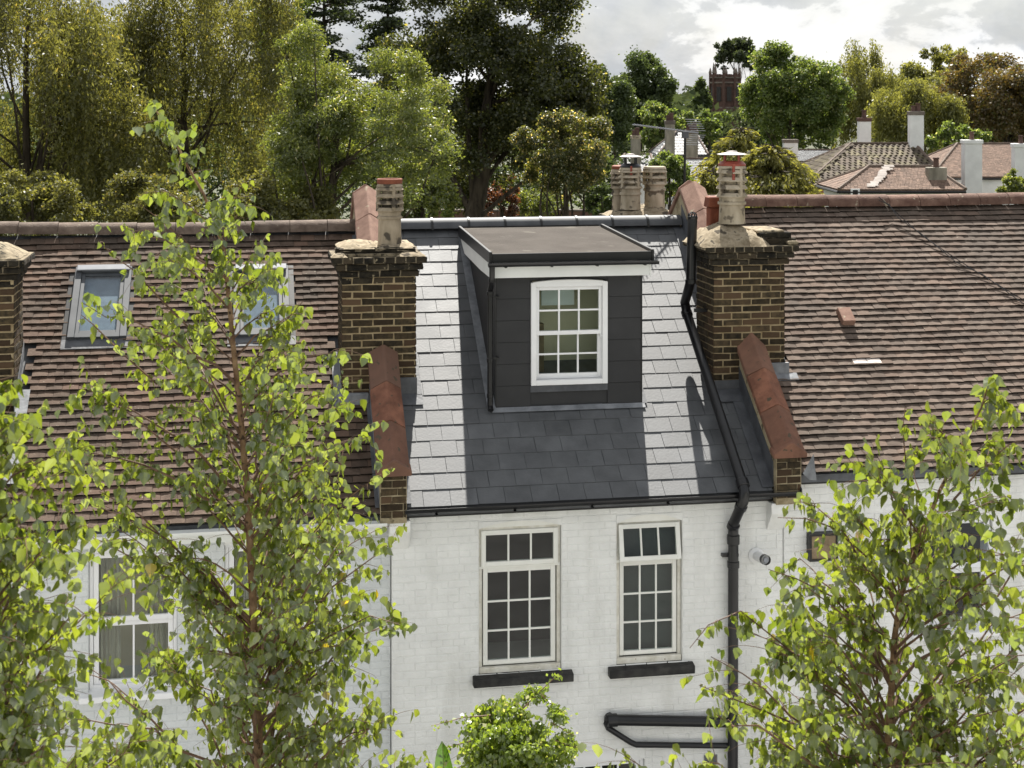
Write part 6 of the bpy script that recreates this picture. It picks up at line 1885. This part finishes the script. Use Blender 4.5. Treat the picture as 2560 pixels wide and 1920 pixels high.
nb3 = birch('birch cut off by the photo\'s left edge, close to the camera',
    [(-60, 770), (-60, 900), (-50, 1050), (-45, 1250), (-40, 1450), (-40, 1660)],
    [(770, -120, 20), (850, -200, 45), (950, -260, 90), (1050, -280, 185), (1200, -300, 250), (1400, -300, 300), (1700, -300, 330)],
    5.2, 150, 43, 0.046, twigs=8)
nb4 = birch('birch cut off by the photo\'s right edge, close to the camera',
    [(2330, 1180), (2335, 1400), (2340, 1680)],
    [(1180, 2270, 2400), (1300, 2200, 2420), (1500, 2140, 2450), (1700, 2060, 2480)],
    4.6, 26, 44, 0.046, twigs=7)
print('birch leaves', nb1, nb2, nb3, nb4)

# ------------------------------------------------------------------ climber and banana plant under the windows
vc = at(1110, 1590, 13.1)
vt = thing('climbing_vine', (vc.x, vc.y, 0), 'mound of flowering green climber in front of the white wall', 'climber')
MB().tube([(vc.x, vc.y, 0), (vc.x + 0.03, vc.y + 0.02, 1.0), (vc.x - 0.02, vc.y, 2.0), (vc.x, vc.y, vc.z)], [0.05, 0.045, 0.04, 0.02], 8).build('stem', 'bark', vt, smooth=True)
VP, VA, VN, VS = [], [], [], []
def vadd(P, s, out=None):
    n = len(P)
    VP.append(P); VS.append(s * NR.uniform(0.6, 1.3, n)); VA.append(NR.normal(size=(n, 3)) * 0.6 + np.array([0, 0, -0.6])); VN.append(rdir(n) + (out if out is not None else 0) + np.array([0, -0.2, 0.5]))
cc = np.array(vc)
P, size, ax, nrm, C = broad_crown((vc.x, vc.y, vc.z - 0.10), (0.56, 0.46, 0.42), 90, 7500, 0.05, 0.30, 0.5, noise=0.12, lobes=12)
vadd(P, 0.046)
P, size, ax, nrm, C = broad_crown((vc.x + 0.05, vc.y, vc.z - 0.75), (0.46, 0.42, 0.60), 60, 6500, 0.05, 0.34, 0.4, noise=0.2)
vadd(P, 0.05)
q0 = rdir(3200); q0 = np.array([vc.x, vc.y, vc.z - 0.20]) + q0 * (NR.random(3200) ** 0.4)[:, None] * np.array([0.44, 0.40, 0.34])
vadd(q0, 0.05)
shoots = [[(1130, 1530), (1165, 1495), (1200, 1462), (1212, 1455)], [(1165, 1497), (1190, 1520), (1225, 1545)], [(1060, 1545), (1000, 1550), (955, 1562), (932, 1568)], [(1020, 1600), (975, 1612), (940, 1620)], [(1200, 1600), (1235, 1612), (1262, 1618)], [(1040, 1640), (985, 1660), (950, 1668)], [(1190, 1560), (1225, 1580), (1240, 1590)]]
sm_ = []
for sh in shoots:
    pts = [at(u, v, 13.1 + 0.1 * math.sin(i)) for i, (u, v) in enumerate(sh)]
    MB().tube(pts, [0.006 - 0.004 * i / (len(pts) - 1) for i in range(len(pts))], 5, False).build('shoot', 'twig', vt)
    for a_, b_ in zip(pts, pts[1:]):
        n = max(4, int((b_ - a_).length * 85))
        f = NR.random(n)
        q_ = np.array(a_)[None] + (np.array(b_) - np.array(a_))[None] * f[:, None] + NR.normal(size=(n, 3)) * 0.02
        vadd(q_, 0.042)
P = np.concatenate(VP); S = np.concatenate(VS); A = np.concatenate(VA); N_ = np.concatenate(VN)
rel = P - np.array(CAM); dep = rel @ np.array(FWD)
order = np.argsort(dep / S)
F = frames(A, N_)
vme = MB(); vme.add(BIRCH[0].tolist(), BIRCH[1]); vme = vme.mesh('leaf', 'leaf_vine')
for i in order[:250]:
    inst('leaf', vme, Matrix([[*(F[i][r_] * S[i]), P[i][r_]] for r_ in range(3)] + [[0, 0, 0, 1]]), vt)
rest = order[250:]
leaf_cloud('leaves', P[rest], S[rest], A[rest], N_[rest], RH_TPL, 'leaf_vine', vt)

b0 = at(958, 1720, 13.3)
bn = thing('banana_plant', (b0.x, b0.y, 0), 'upright broad banana leaf left of the flowering climber', 'plant')
def banana_leaf(base_p, tip_p, w_, lean):
    base_p, tip_p = Vector(base_p), Vector(tip_p)
    m = MB(); n = 14; vs = []
    ax = (tip_p - base_p).normalized(); side = ax.cross(lean).normalized()
    for i in range(n + 1):
        f = i / n
        c = base_p.lerp(tip_p, f) + lean * 0.10 * f * f
        ww = w_ * (math.sin(math.pi * min(1, 0.12 + 0.88 * f)) ** 0.55) * (1 if f < 0.97 else 0.4)
        for s, k in ((-1, 0.03), (-0.5, 0.012), (0, 0), (0.5, 0.012), (1, 0.03)):
            vs.append(c + side * ww * s - lean * k * (1 + 0.25 * math.sin(i * 1.7)))
    fs = [(i * 5 + j, i * 5 + j + 1, (i + 1) * 5 + j + 1, (i + 1) * 5 + j) for i in range(n) for j in range(4)]
    m.add(vs, fs)
    lf = m.build('leaf', 'leaf_banana', bn, smooth=True)
    MB().tube([base_p.lerp(tip_p, i / 6) + lean * (0.10 * (i / 6) ** 2 + 0.012) for i in range(7)], [0.014 - 0.0018 * i for i in range(7)], 6).build('midrib', 'leaf_vine', lf, smooth=True)
banana_leaf(at(972, 1860, 13.3), at(952, 1592, 13.2), 0.105, Vector((0, -1, 0)))
banana_leaf(at(1000, 1900, 13.4), at(1060, 1700, 13.2), 0.11, Vector((0.2, -1, 0)).normalized())
MB().tube([(b0.x, b0.y, 0), (b0.x, b0.y, 1.2), at(972, 1865, 13.3)], [0.07, 0.055, 0.025], 8).build('stem', 'leaf_banana', bn, smooth=True)
